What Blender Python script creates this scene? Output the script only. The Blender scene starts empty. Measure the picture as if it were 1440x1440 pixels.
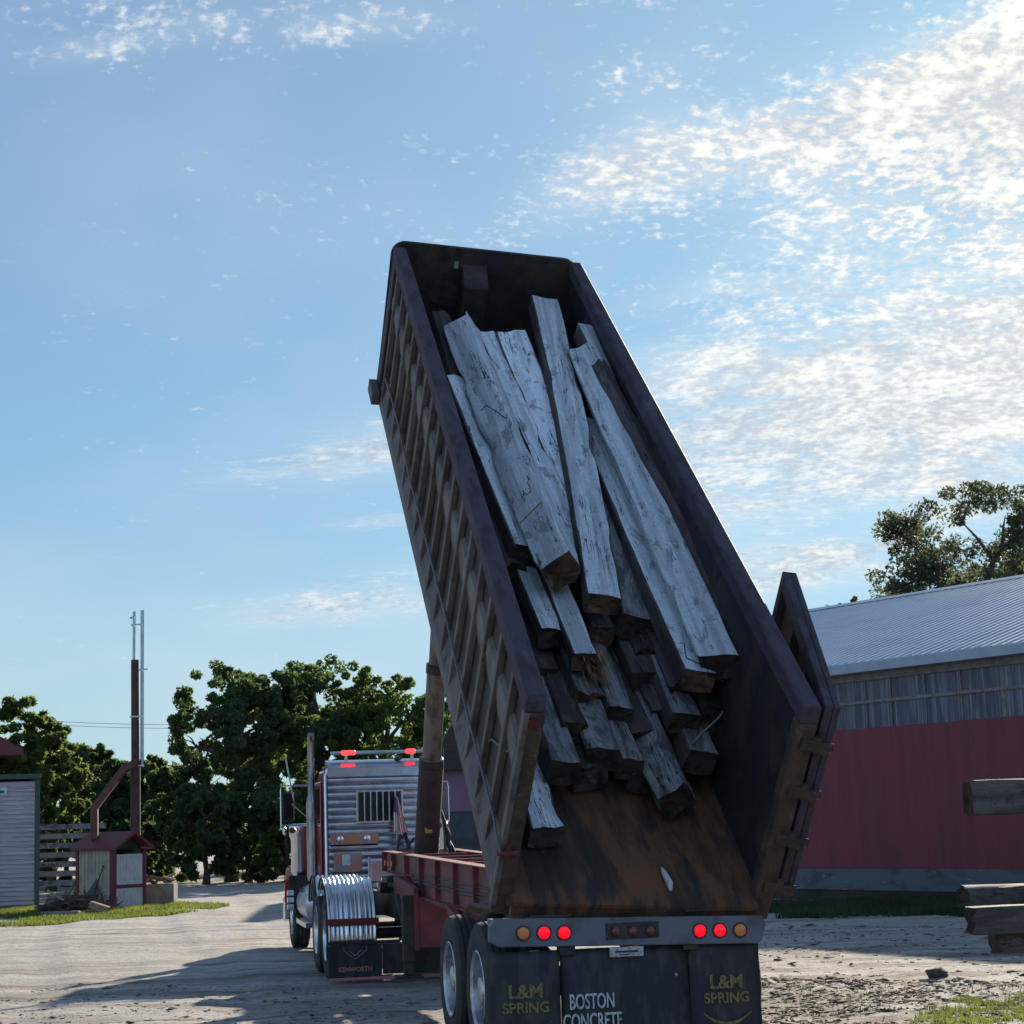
import bpy, bmesh, math, random
import numpy as np
from mathutils import Vector, Matrix, noise
SC = bpy.context.scene
COL = SC.collection
R = math.radians
# ------------------------------------------------------------------ camera
EYE = 1.80
F, PITCH, ROLL = 2700.0, 0.1594, -0.03192
cam_d = bpy.data.cameras.new('camera'); cam = bpy.data.objects.new('camera', cam_d); COL.objects.link(cam)
fw = Vector((0, math.cos(PITCH), math.sin(PITCH))); up0 = Vector((0, -math.sin(PITCH), math.cos(PITCH))); rt0 = Vector((1, 0, 0))
rt = rt0 * math.cos(ROLL) + up0 * math.sin(ROLL); upv = -rt0 * math.sin(ROLL) + up0 * math.cos(ROLL)
CM = Matrix((rt, upv, -fw)).transposed().to_4x4(); CM.translation = (0, 0, EYE)
cam.matrix_world = CM
cam_d.sensor_width = 36; cam_d.lens = F / 1440 * 36; cam_d.clip_end = 3000; cam_d.clip_start = 0.5
SC.camera = cam
# ------------------------------------------------------------------ sun and sky
SUN_AZ, SUN_EL = 20.0, 21.0
sd = bpy.data.lights.new('sun', 'SUN'); sd.energy = 3.6; sd.angle = R(0.9); sd.color = (1, .87, .70)
sun = bpy.data.objects.new('sun', sd); COL.objects.link(sun)
sdir = Vector((math.sin(R(SUN_AZ)) * math.cos(R(SUN_EL)), math.cos(R(SUN_AZ)) * math.cos(R(SUN_EL)), math.sin(R(SUN_EL))))
sun.rotation_euler = sdir.to_track_quat('Z', 'Y').to_euler()
SC.view_settings.view_transform = 'Standard'; SC.view_settings.look = 'None'
SC.view_settings.gamma = 1; SC.view_settings.exposure = 1.36

class NT:
    """small node-graph writer"""
    def __init__(s, nt): s.nt = nt; s.N = nt.nodes; s.L = nt.links
    def n(s, t, ins=None, **kw):
        x = s.N.new(t)
        for k, v in kw.items(): setattr(x, k, v)
        for k, v in (ins or {}).items(): s.put(x.inputs[k], v)
        return x
    def put(s, sock, v):
        if isinstance(v, bpy.types.NodeSocket): s.L.new(v, sock)
        elif v is not None:
            if isinstance(v, (tuple, list)) and len(v) == 3 and sock.type == 'RGBA': v = (*v, 1)
            sock.default_value = v
    def m(s, op, a, b=None, c=None, clamp=False):
        x = s.n('ShaderNodeMath', operation=op, use_clamp=clamp)
        s.put(x.inputs[0], a)
        if b is not None: s.put(x.inputs[1], b)
        if c is not None: s.put(x.inputs[2], c)
        return x.outputs[0]
    def mr(s, v, a, b, c=0., d=1., smooth=True):
        x = s.n('ShaderNodeMapRange', interpolation_type='SMOOTHSTEP' if smooth else 'LINEAR')
        for i, q in enumerate((v, a, b, c, d)): s.put(x.inputs[i], q)
        return x.outputs[0]
    def mix(s, f, a, b, mode='MIX'):
        x = s.n('ShaderNodeMix', data_type='RGBA', blend_type=mode)
        s.put(x.inputs[0], f); s.put(x.inputs[6], a); s.put(x.inputs[7], b); return x.outputs[2]
    def noise(s, vec, scale, det=4, rough=.55, dist=0.):
        x = s.n('ShaderNodeTexNoise', {'Vector': vec, 'Scale': scale, 'Detail': det, 'Roughness': rough, 'Distortion': dist}); return x.outputs[0]
    def vmul(s, v, k):
        x = s.n('ShaderNodeVectorMath', operation='MULTIPLY'); s.put(x.inputs[0], v); x.inputs[1].default_value = k; return x.outputs[0]
    def comb(s, x, y, z):
        c = s.n('ShaderNodeCombineXYZ'); s.put(c.inputs[0], x); s.put(c.inputs[1], y); s.put(c.inputs[2], z); return c.outputs[0]
    def ramp(s, v, stops):
        x = s.n('ShaderNodeValToRGB'); s.put(x.inputs[0], v); e = x.color_ramp.elements
        while len(e) < len(stops): e.new(.5)
        for i, (p, c) in enumerate(stops): e[i].position = p; e[i].color = (*c, 1)
        return x.outputs[0]

def px_dir(px, py):
    v = rt * ((px - 720) / F) - upv * ((py - 720) / F) + fw
    return v.normalized()
def at(px, py, Y):
    d = px_dir(px, py); t = Y / d.y; return Vector((0, 0, EYE)) + d * t
def gp(px, py, z=0.):
    d = px_dir(px, py); t = (z - EYE) / d.z; return Vector((0, 0, EYE)) + d * t

W = bpy.data.worlds.new('World'); SC.world = W; W.use_nodes = True
w = NT(W.node_tree); w.N.clear()
sky = w.n('ShaderNodeTexSky', sky_type='NISHITA', sun_disc=False, sun_elevation=R(SUN_EL), sun_rotation=R(SUN_AZ), altitude=0, air_density=1.0, dust_density=.35, ozone_density=1.6)
tc = w.n('ShaderNodeTexCoord').outputs['Generated']
sx = w.n('ShaderNodeSeparateXYZ', {0: tc})
X, Y, Z = sx.outputs
az = w.m('MULTIPLY', w.m('ARCTAN2', X, Y), 57.2958)
el = w.m('MULTIPLY', w.m('ARCSINE', Z), 57.2958)
inv = w.m('DIVIDE', 1.0, w.m('ADD', w.m('MAXIMUM', Z, 0.0), .26))
deck = w.comb(w.m('MULTIPLY', X, inv), w.m('MULTIPLY', Y, inv), 0.0)
warp = w.n('ShaderNodeTexNoise', {'Vector': deck, 'Scale': 1.2, 'Detail': 3.}).outputs['Color']
wv = w.n('ShaderNodeVectorMath', operation='SCALE'); w.put(wv.inputs[0], warp); wv.inputs['Scale'].default_value = .16
dk = w.n('ShaderNodeVectorMath', operation='ADD'); w.put(dk.inputs[0], deck); w.put(dk.inputs[1], wv.outputs[0]); dk = dk.outputs[0]
n_puff = w.noise(dk, 84, 5, .58)
n_mid = w.noise(dk, 16, 5, .62)
n_low = w.noise(dk, 2.2, 3, .5)
n_rip = w.noise(w.vmul(dk, (17, 50, 1)), 1.7, 5, .62, .4)
def blob(px, py, rx, ry, rot, amp):
    d = px_dir(px, py); a0 = math.degrees(math.atan2(d.x, d.y)); e0 = math.degrees(math.asin(d.z))
    k = F * math.pi / 180; rx /= k; ry /= k
    A = w.m('SUBTRACT', az, a0); E = w.m('SUBTRACT', el, e0); c, s_ = math.cos(R(rot)), math.sin(R(rot))
    u = w.m('ADD', w.m('MULTIPLY', A, c / rx), w.m('MULTIPLY', E, s_ / rx))
    v = w.m('ADD', w.m('MULTIPLY', A, -s_ / ry), w.m('MULTIPLY', E, c / ry))
    q = w.m('ADD', w.m('MULTIPLY', u, u), w.m('MULTIPLY', v, v))
    return w.m('MULTIPLY', w.m('EXPONENT', w.m('MULTIPLY', q, -1.0)), amp)
def total(l):
    t = l[0]
    for q in l[1:]: t = w.m('ADD', t, q)
    return t
# small puffs (altocumulus) and long streaks (cirrostratus)
puffs = total([blob(1150, 165, 430, 60, 15, .36), blob(1500, 110, 270, 130, 10, .38), blob(860, 228, 130, 46, 20, .22),
               blob(930, 95, 170, 60, 18, .14), blob(1450, 320, 240, 130, 10, .28), blob(1180, 250, 170, 60, 12, .12), blob(260, 25, 330, 40, 3, .19), blob(120, 75, 110, 28, 10, .17), blob(500, 45, 160, 24, 5, .13), blob(1320, 225, 280, 90, 10, .12),
               blob(600, 245, 160, 30, 15, .12), blob(1080, 430, 260, 90, 12, .20), blob(700, 30, 400, 60, 0, .05), blob(300, 330, 500, 70, -14, .045)])
streak = total([blob(1220, 590, 440, 160, 8, .52), blob(1500, 480, 300, 160, 8, .30), blob(980, 520, 160, 70, 8, .12), blob(1150, 790, 200, 38, 9, .34),
                blob(1180, 740, 90, 22, 5, -.22), blob(470, 640, 190, 32, 10, .36), blob(520, 628, 70, 30, 8, .12), blob(480, 848, 190, 34, 5, .38), blob(545, 733, 90, 10, 3, .34), blob(1330, 690, 60, 40, 0, .05)])
d1 = w.mr(w.m('ADD', w.m('ADD', w.m('MULTIPLY', n_puff, .62), w.m('MULTIPLY', n_mid, .38)), w.m('MULTIPLY', puffs, .60)), .590, .815)
d2 = w.mr(w.m('ADD', w.m('ADD', w.m('MULTIPLY', n_rip, .55), w.m('MULTIPLY', n_mid, .45)), w.m('MULTIPLY', streak, .58)), .60, .87)
back = w.m('MULTIPLY', w.mr(Y, -.05, -.6, 0, .38), w.mr(w.m('ADD', n_mid, w.m('MULTIPLY', n_low, .5)), .55, .85))  # bright cloud added behind the camera, unseen, as fill for the shaded timbers
veil = w.m('MAXIMUM', w.m('ADD', w.mr(n_low, .35, .75, 0.0, .16), w.mr(el, 0, 11, .34, .04)), back)
soft = w.m('MULTIPLY', w.mr(w.m('ADD', puffs, streak), .04, .52), w.mr(w.noise(w.vmul(dk, (3, 8, 1)), 1.1, 4, .55, .5), .32, .64, .0, .48))
dens = w.m('SUBTRACT', 1., w.m('MULTIPLY', w.m('MULTIPLY', w.m('SUBTRACT', 1., w.m('MULTIPLY', d1, .80)), w.m('SUBTRACT', 1., w.m('MULTIPLY', d2, .78))), w.m('MULTIPLY', w.m('SUBTRACT', 1., soft), w.m('SUBTRACT', 1., veil))), clamp=True)
vd = w.n('ShaderNodeVectorMath', operation='DOT_PRODUCT'); w.put(vd.inputs[0], tc); vd.inputs[1].default_value = tuple(sdir)
shade = w.mr(w.m('ADD', w.m('MULTIPLY', n_puff, .55), w.m('MULTIPLY', n_mid, .45)), .40, .62, .66, 1.04)
thick = w.mr(w.m('MAXIMUM', w.m('MAXIMUM', d1, d2), soft), .12, .5)
shade = w.m('ADD', 1., w.m('MULTIPLY', w.m('SUBTRACT', shade, 1.), thick))
near = w.m('POWER', w.m('MAXIMUM', vd.outputs['Value'], 0.), 14.)
ccol = w.mix(near, (5.6, 6.0, 6.5), (8.6, 8.1, 7.3))
ccol = w.mix(w.mr(el, 0, 12, .45, 0), ccol, (6.9, 6.5, 5.8))
# Nishita tamed so that the glow round the sun keeps some blue in it
ss = w.n('ShaderNodeSeparateColor', {0: sky.outputs[0]}).outputs
lim = [w.m('MULTIPLY', w.m('SUBTRACT', 1., w.m('EXPONENT', w.m('MULTIPLY', ss[i], -gk / A_))), A_) for i, (A_, gk) in enumerate(((2.55, .84), (5.3, 1.02), (8.2, 1.15)))]
ccol = w.mix(1., ccol, w.comb(w.m('MULTIPLY', shade, .985), shade, w.m('ADD', w.m('MULTIPLY', shade, .85), .15)), 'MULTIPLY')
ccol = w.mix(w.mr(Y, -.05, -.5, 0, 1), ccol, (7.0, 10.0, 15.0))  # added cloud behind the camera made brighter and bluer as fill
fin = w.mix(dens, w.comb(*lim), ccol)
bg = w.n('ShaderNodeBackground', {'Color': fin, 'Strength': .0535}); out = w.n('ShaderNodeOutputWorld'); w.L.new(bg.outputs[0], out.inputs[0])

# ------------------------------------------------------------------ materials
def mat(name, base, rough=.7, metal=0., c2=None, c2s=6., c2r=(.45, .62), c3=None, c3s=2., c3r=(.5, .6), stretch=(1, 1, 1), bump=0., bs=30., grain=None, spec=.5, coat=0., emit=None, est=0., trans=None, rnd=0., coord='Object'):
    m = bpy.data.materials.new(name); m.use_nodes = True; g = NT(m.node_tree); g.N.clear()
    o = g.n('ShaderNodeOutputMaterial'); p = g.n('ShaderNodeBsdfPrincipled'); g.L.new(p.outputs[0], o.inputs[0])
    co = g.n('ShaderNodeTexCoord').outputs[coord]; v = g.vmul(co, stretch)
    oi = g.n('ShaderNodeObjectInfo').outputs['Random']
    if rnd:
        add = g.n('ShaderNodeVectorMath', operation='ADD'); g.put(add.inputs[0], v); g.put(add.inputs[1], g.comb(g.m('MULTIPLY', oi, 37.), g.m('MULTIPLY', oi, 91.), g.m('MULTIPLY', oi, 53.))); v = add.outputs[0]
    col = base
    if c2: col = g.mix(g.mr(g.noise(v, c2s, 6, .6), *c2r), col, c2)
    if c3: col = g.mix(g.mr(g.noise(v, c3s, 5, .65, .3), *c3r), col, c3)
    if grain: col = g.mix(g.mr(g.noise(g.vmul(v, grain[0]), 1., 5, .7), .35, .7, 0, grain[2]), col, grain[1])
    if rnd: col = g.mix(1., col, g.comb(*[g.mr(oi, 0, 1, 1 - rnd, 1 + rnd * .4, False)] * 3), 'MULTIPLY')
    g.put(p.inputs['Base Color'], col if not isinstance(col, tuple) else (*col, 1))
    p.inputs['Roughness'].default_value = rough; p.inputs['Metallic'].default_value = metal
    p.inputs['Specular IOR Level'].default_value = spec; p.inputs['Coat Weight'].default_value = coat
    if emit: p.inputs['Emission Color'].default_value = (*emit, 1); p.inputs['Emission Strength'].default_value = est
    if bump:
        b = g.n('ShaderNodeBump', {'Strength': min(1, bump), 'Distance': .02 * max(1, bump), 'Height': g.noise(v, bs, 6, .65)}); g.L.new(b.outputs[0], p.inputs['Normal'])
    if trans:
        tb = g.n('ShaderNodeBsdfTranslucent', {'Color': trans[0]}); mx = g.n('ShaderNodeMixShader', {0: trans[1], 1: p.outputs[0], 2: tb.outputs[0]}); g.L.new(mx.outputs[0], o.inputs[0])
        if rnd == 0 and c2: g.L.new(g.mix(g.mr(g.noise(v, c2s * .8, 3, .5), .4, .65), trans[0], tuple(q * .55 for q in trans[0])), tb.inputs[0])
    return m

def timber_mat(name, pale, stain, bare, amount):
    """weathered square timber: pale faces, dark grain, checks and stains; grain runs along local Y"""
    m = bpy.data.materials.new(name); m.use_nodes = True; g = NT(m.node_tree); g.N.clear()
    o = g.n('ShaderNodeOutputMaterial'); p = g.n('ShaderNodeBsdfPrincipled', {'Roughness': .82}); g.L.new(p.outputs[0], o.inputs[0])
    co = g.n('ShaderNodeTexCoord').outputs['Object']; oi = g.n('ShaderNodeObjectInfo').outputs['Random']
    ad = g.n('ShaderNodeVectorMath', operation='ADD'); g.put(ad.inputs[0], co); g.put(ad.inputs[1], g.comb(g.m('MULTIPLY', oi, 31.), g.m('MULTIPLY', oi, 77.), g.m('MULTIPLY', oi, 19.))); v = ad.outputs[0]
    grain = g.noise(g.vmul(v, (60, 1.4, 60)), 1, 6, .75); fine = g.noise(g.vmul(v, (170, 12, 170)), 1, 3, .6)
    broad = g.noise(g.vmul(v, (11, .45, 11)), 1, 4, .6, .3); big = g.noise(g.vmul(v, (2.6, .7, 2.6)), 1.7, 6, .7, .8); spot = g.noise(v, 24, 5, .7)
    scr = g.noise(g.vmul(v, (9, 14, 9)), 1, 7, .8, 2.2); crack = g.noise(g.vmul(v, (5.5, .22, 5.5)), 1, 5, .62, .35); cmask = g.noise(v, 1.3, 2, .5)
    cr = g.m('MULTIPLY', g.m('LESS_THAN', g.m('ABSOLUTE', g.m('SUBTRACT', crack, .5)), .0045), g.m('GREATER_THAN', cmask, .50))
    col = g.mix(g.mr(broad, .40, .62), pale, tuple(q * .60 for q in pale))
    col = g.mix(g.mr(grain, .45, .80, 0, .7), col, tuple(q * .45 for q in pale))
    col = g.mix(g.mr(fine, .45, .75, 0, .45), col, tuple(q * .50 for q in pale))
    col = g.mix(g.mr(scr, .52, .72, 0, .45), col, tuple(q * 1.15 for q in pale))
    col = g.mix(g.mr(scr, .50, .34, 0, .5), col, tuple(q * .42 for q in pale))
    col = g.mix(g.mr(big, .62 - amount * .25, .70 - amount * .22, 0, .85), col, stain)
    col = g.mix(g.mr(spot, .64, .70, 0, .8), col, bare)
    peel = g.noise(g.vmul(v, (7, 2.2, 7)), 1, 6, .72, .5); col = g.mix(g.mr(peel, .585, .60, 0, .8), col, tuple(q * .33 for q in pale)); col = g.mix(g.mr(peel, .375, .355, 0, .55), col, (.11, .080, .065))
    col = g.mix(cr, col, (.014, .011, .010))
    col = g.mix(1., col, g.comb(*[g.mr(oi, 0, 1, .78, 1.12, False)] * 3), 'MULTIPLY')
    g.put(p.inputs['Base Color'], col)
    h = g.m('ADD', g.m('ADD', grain, g.m('MULTIPLY', scr, .6)), g.m('MULTIPLY', cr, -2.))
    b = g.n('ShaderNodeBump', {'Strength': .8, 'Distance': .012, 'Height': h}); g.L.new(b.outputs[0], p.inputs['Normal'])
    return m

M = {}
M['pale_timber'] = timber_mat('pale_timber', (.75, .81, .88), (.22, .20, .19), (.10, .07, .06), .10)  # slight blue in the pale colour stands in for sky light
M['grey_timber'] = timber_mat('grey_timber', (.34, .34, .36), (.085, .075, .075), (.05, .038, .035), .62)  # tone darkened to carry the shade low in the load
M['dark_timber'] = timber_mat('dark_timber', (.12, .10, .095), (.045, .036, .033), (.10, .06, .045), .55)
M['cut_brown'] = mat('cut_brown', (.13, .070, .042), .9, c2=(.035, .022, .018), c2s=9, c3=(.22, .13, .08), c3s=5, c3r=(.56, .66), bump=.8, bs=22, rnd=.4)
M['cut_dark'] = mat('cut_dark', (.055, .036, .030), .9, c2=(.018, .014, .013), c2s=8, c3=(.14, .085, .055), c3s=6, c3r=(.6, .68), bump=.8, bs=25, rnd=.4)
M['splinter'] = mat('splinter', (.34, .19, .11), .8, c2=(.14, .07, .045), c2s=10, grain=((60, 2, 60), (.06, .03, .02), .8))
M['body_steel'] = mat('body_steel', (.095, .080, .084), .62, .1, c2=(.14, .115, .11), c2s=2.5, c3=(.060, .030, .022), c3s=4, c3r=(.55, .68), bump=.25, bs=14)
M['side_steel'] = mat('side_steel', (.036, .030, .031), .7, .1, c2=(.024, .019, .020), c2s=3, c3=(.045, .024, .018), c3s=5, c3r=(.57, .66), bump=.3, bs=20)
M['stake_steel'] = mat('stake_steel', (.15, .132, .122), .68, .1, c2=(.085, .072, .068), c2s=3, c3=(.11, .055, .032), c3s=4, c3r=(.57, .68), bump=.3, bs=22, rnd=.3)
M['rail_steel'] = mat('rail_steel', (.074, .060, .080), .75, .0, spec=.15, c2=(.052, .040, .046), c2s=3, c3=(.105, .090, .105), c3s=1.2, c3r=(.56, .70), stretch=(3, 1, 3), bump=.25, bs=10)
M['inner_steel'] = mat('inner_steel', (.022, .019, .024), .75, .1, c2=(.052, .036, .028), c2s=1.9, c3=(.013, .012, .015), c3s=2.6, bump=.3, bs=9)
M['rust_floor'] = mat('rust_floor', (.165, .068, .028), .8, .1, c2=(.042, .022, .016), c2s=2.2, c3=(.024, .020, .021), c3s=1.5, c3r=(.45, .60), stretch=(2.2, .5, 1), grain=((9, .7, 9), (.10, .055, .032), .5), bump=.3, bs=14)
M['post_rust'] = mat('post_rust', (.075, .048, .034), .8, .1, c2=(.042, .028, .022), c2s=4, c3=(.12, .08, .055), c3s=7, c3r=(.57, .66), bump=.3, bs=22)
M['bumper_grey'] = mat('bumper_grey', (.115, .125, .150), .5, .3, c2=(.085, .085, .095), c2s=5, c3=(.10, .07, .055), c3s=9, c3r=(.62, .70), bump=.15)
M['frame_red'] = mat('frame_red', (.20, .038, .048), .62, .0, c2=(.12, .028, .034), c2s=3, c3=(.075, .045, .038), c3s=4, c3r=(.52, .68), bump=.15, bs=18)
M['black_steel'] = mat('black_steel', (.022, .022, .024), .6, .2, c2=(.045, .036, .032), c2s=7, bump=.2)
M['rubber'] = mat('rubber', (.030, .031, .034), .85, c2=(.065, .060, .056), c2s=7, c2r=(.48, .72), bump=.3, bs=40)
M['flap_rubber'] = mat('flap_rubber', (.012, .014, .017), .65, c2=(.034, .034, .033), c2s=5, c3=(.060, .054, .046), c3s=3.2, c3r=(.55, .75), stretch=(1.5, 1, .5), bump=.15, bs=8)
M['aluminium'] = mat('aluminium', (.55, .57, .60), .35, .9, c2=(.36, .36, .37), c2s=9, bump=.1)
M['chrome'] = mat('chrome', (.66, .69, .74), .22, 1., c2=(.60, .62, .66), c2s=5)
M['stack_chrome'] = mat('stack_chrome', (.30, .30, .31), .3, 1., c2=(.16, .15, .14), c2s=5, stretch=(3, 3, .6))
M['stainless'] = mat('stainless', (.50, .53, .58), .24, 1., c2=(.40, .42, .46), c2s=4, bump=.06, bs=3)
M['cab_red'] = mat('cab_red', (.28, .020, .030), .28, 0., coat=.7, c2=(.22, .016, .025), c2s=3)
M['dark_glass'] = mat('dark_glass', (.010, .012, .015), .08, 0., spec=.8)
M['lamp_red'] = mat('lamp_red', (.25, .002, .004), .3, emit=(1, .0, .012), est=.62)
lr = M['lamp_red'].node_tree; g = NT(lr); vo = g.n('ShaderNodeTexVoronoi', {'Vector': g.n('ShaderNodeTexCoord').outputs['Object'], 'Scale': 75.}); vo.inputs['Randomness'].default_value = .15
pb_ = [x for x in lr.nodes if x.type == 'BSDF_PRINCIPLED'][0]; g.put(pb_.inputs['Emission Strength'], g.mr(vo.outputs['Distance'], .15, .55, .95, .30))
M['beacon_red'] = mat('beacon_red', (.6, .01, .01), .3, emit=(1, .03, .03), est=1.5)
M['lamp_dull'] = mat('lamp_dull', (.13, .018, .014), .25, spec=.6)
M['lamp_amber'] = mat('lamp_amber', (.62, .20, .035), .25, spec=.6)
M['plate'] = mat('plate', (.42, .42, .40), .5, c2=(.22, .22, .22), c2s=40)
M['gold_print'] = mat('gold_print', (.21, .155, .055), .7, c2=(.09, .07, .035), c2s=30)
M['white_print'] = mat('white_print', (.50, .52, .54), .7, c2=(.26, .27, .28), c2s=14)
M['red_print'] = mat('red_print', (.45, .16, .15), .6)
M['cyl_steel'] = mat('cyl_steel', (.20, .165, .135), .5, .4, c2=(.12, .09, .07), c2s=5, stretch=(2, 2, .4), bump=.1)
M['barn_red'] = mat('barn_red', (.200, .036, .052), .65, c2=(.165, .032, .047), c2s=1.1, c3=(.135, .038, .047), c3s=1.6, c3r=(.50, .72), stretch=(2.2, 1, .35), bump=.12, bs=60)
M['roof_steel'] = mat('roof_steel', (.40, .47, .56), .42, .25, c2=(.34, .41, .50), c2s=1.0, c3=(.46, .50, .54), c3s=.5, stretch=(.4, 1, 1))
M['fascia'] = mat('fascia', (.34, .40, .48), .5, .2, c2=(.30, .35, .43), c2s=3)
M['batten'] = mat('batten', (.22, .205, .185), .8, c2=(.15, .14, .13), c2s=6)
M['concrete'] = mat('concrete', (.115, .13, .14), .9, c2=(.07, .08, .088), c2s=1.2, c3=(.22, .23, .22), c3s=2.5, c3r=(.60, .68), stretch=(1, 1, 3), bump=.3)
M['dark_strip'] = mat('dark_strip', (.055, .040, .034), .9, c2=(.03, .026, .02), c2s=3, bump=.4)
M['rib_panel'] = mat('rib_panel', (.32, .295, .325), .55, .3, c2=(.40, .37, .39), c2s=2, c3=(.26, .22, .24), c3s=3, c3r=(.55, .68), stretch=(.5, 1, 8))
M['green_trim'] = mat('green_trim', (.022, .060, .052), .6)
M['cream'] = mat('cream', (.34, .30, .235), .7, c2=(.27, .235, .19), c2s=3, bump=.1)
M['white_door'] = mat('white_door', (.42, .43, .44), .7, c2=(.33, .335, .34), c2s=4, stretch=(4, 4, 1))
M['trim_red'] = mat('trim_red', (.105, .022, .034), .6, c2=(.12, .02, .03), c2s=4)
M['rust_pipe'] = mat('rust_pipe', (.125, .042, .030), .8, c2=(.075, .030, .025), c2s=5)
M['stack_brown'] = mat('stack_brown', (.060, .034, .030), .8, c2=(.035, .024, .022), c2s=4)
M['galv'] = mat('galv', (.42, .50, .52), .4, .6, c2=(.32, .38, .40), c2s=3)
M['purple_wall'] = mat('purple_wall', (.20, .115, .175), .8, c2=(.175, .10, .155), c2s=1.4)
M['slate_wall'] = mat('slate_wall', (.060, .070, .078), .85, c2=(.045, .05, .058), c2s=2)
M['dark_roof'] = mat('dark_roof', (.050, .040, .034), .85, c2=(.035, .028, .026), c2s=2, grain=((1, 1, 14), (.02, .017, .015), .6))
M['bark'] = mat('bark', (.085, .070, .055), .9, c2=(.045, .038, .030), c2s=6, bump=.6, bs=12)
M['block'] = mat('block', (.19, .17, .15), .9, c2=(.14, .13, .12), c2s=4, bump=.4)
M['firewood'] = mat('firewood', (.30, .20, .13), .85, c2=(.12, .075, .05), c2s=4, rnd=.6)
M['brush'] = mat('brush', (.075, .048, .036), .9, c2=(.13, .09, .06), c2s=5)
M['rock'] = mat('rock', (.10, .092, .085), .9, c2=(.06, .055, .05), c2s=6, bump=.6)
M['chips'] = mat('chips', (.16, .115, .080), .9, c2=(.06, .045, .035), c2s=2.5, c3=(.36, .30, .23), c3s=3.3, c3r=(.56, .60))
M['leaf_a'] = mat('leaf_a', (.068, .110, .036), .55, c2=(.040, .070, .026), c2s=.5, spec=.3, trans=((.25, .34, .07), .48))
M['leaf_b'] = mat('leaf_b', (.056, .094, .040), .6, c2=(.034, .062, .028), c2s=.5, spec=.3, trans=((.16, .25, .07), .45))
M['leaf_c'] = mat('leaf_c', (.062, .082, .050), .6, c2=(.045, .050, .040), c2s=.8, spec=.3, trans=((.18, .21, .11), .46))
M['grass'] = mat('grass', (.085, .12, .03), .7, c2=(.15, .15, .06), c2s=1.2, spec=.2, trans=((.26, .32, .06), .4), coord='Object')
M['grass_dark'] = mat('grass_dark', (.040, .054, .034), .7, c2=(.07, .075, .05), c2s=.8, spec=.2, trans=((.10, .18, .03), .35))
M['hose'] = mat('hose', (.018, .018, .020), .5)
M['sticker'] = mat('sticker', (.45, .22, .03), .6)
M['cable'] = mat('cable', (.16, .15, .15), .5, .3)
M['sign_pale'] = mat('sign_pale', (.42, .52, .48), .6, c2=(.25, .36, .34), c2s=12)
M['orange_reflection'] = mat('orange_reflection', (.42, .20, .12), .32, .8, c2=(.30, .24, .24), c2s=7, c2r=(.40, .55))  # plate colour holding the orange reflection of the polished cab back

def ground_mat():
    m = bpy.data.materials.new('ground'); m.use_nodes = True; g = NT(m.node_tree); g.N.clear()
    o = g.n('ShaderNodeOutputMaterial'); p = g.n('ShaderNodeBsdfPrincipled', {'Roughness': .92}); g.L.new(p.outputs[0], o.inputs[0])
    co = g.n('ShaderNodeNewGeometry').outputs['Position']; s = g.n('ShaderNodeSeparateXYZ', {0: co})
    big = g.noise(co, .16, 4, .6, .4); mid = g.noise(g.vmul(co, (.35, 1, 1)), 1.1, 6, .7, .4); fine = g.noise(co, 9, 6, .75); peb = g.noise(co, 34, 3, .6)
    track = g.noise(g.vmul(co, (.10, 1.3, 1)), 1.0, 5, .65, .5)
    col = g.mix(g.mr(mid, .40, .64), (.42, .405, .385), (.28, .268, .25))
    col = g.mix(g.mr(fine, .46, .70, 0, .75), col, (.17, .145, .12))
    col = g.mix(g.mr(peb, .57, .70, 0, .6), col, (.50, .47, .43))
    col = g.mix(g.mr(track, .56, .64, 0, .8), col, (.135, .11, .092))
    # bark litter and earth under the log-yard end, nearer the camera
    near = g.m('MULTIPLY', g.m('MULTIPLY', g.mr(s.outputs[1], 30, 21, 0, 1), g.mr(s.outputs[0], -.5, 2.0, .3, 1)), g.mr(g.m('ADD', mid, g.m('MULTIPLY', fine, .5)), .62, .86))
    col = g.mix(g.m('MULTIPLY', near, .85), col, (.105, .080, .062))
    # green tinge beneath the long grass
    g.put(p.inputs['Base Color'], col)
    hgt = g.m('ADD', g.m('ADD', fine, g.m('MULTIPLY', peb, .4)), g.m('MULTIPLY', mid, 1.5))
    b = g.n('ShaderNodeBump', {'Strength': .9, 'Distance': .05, 'Height': hgt}); g.L.new(b.outputs[0], p.inputs['Normal'])
    return m
M['ground'] = ground_mat()
def skylight_mat():
    m = bpy.data.materials.new('skylight_panel'); m.use_nodes = True; g = NT(m.node_tree); g.N.clear()
    o = g.n('ShaderNodeOutputMaterial'); p = g.n('ShaderNodeBsdfPrincipled', {'Roughness': .45}); g.L.new(p.outputs[0], o.inputs[0])
    co = g.n('ShaderNodeTexCoord').outputs['Object']
    a = g.noise(g.vmul(co, (7, 1, .30)), 1, 5, .7, .4); b = g.noise(g.vmul(co, (1.3, 1, .6)), 1, 4, .6); c = g.noise(g.vmul(co, (17, 1, .4)), 1, 3, .6, .4)
    col = g.mix(g.mr(a, .46, .60), (.050, .055, .085), (.12, .145, .195)); col = g.mix(g.mr(b, .5, .72, 0, .6), col, (.13, .105, .115))
    col = g.mix(g.mr(c, .60, .66, 0, .75), col, (.26, .29, .34)); g.put(p.inputs['Base Color'], col); return m
M['skylight_panel'] = skylight_mat()

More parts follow.
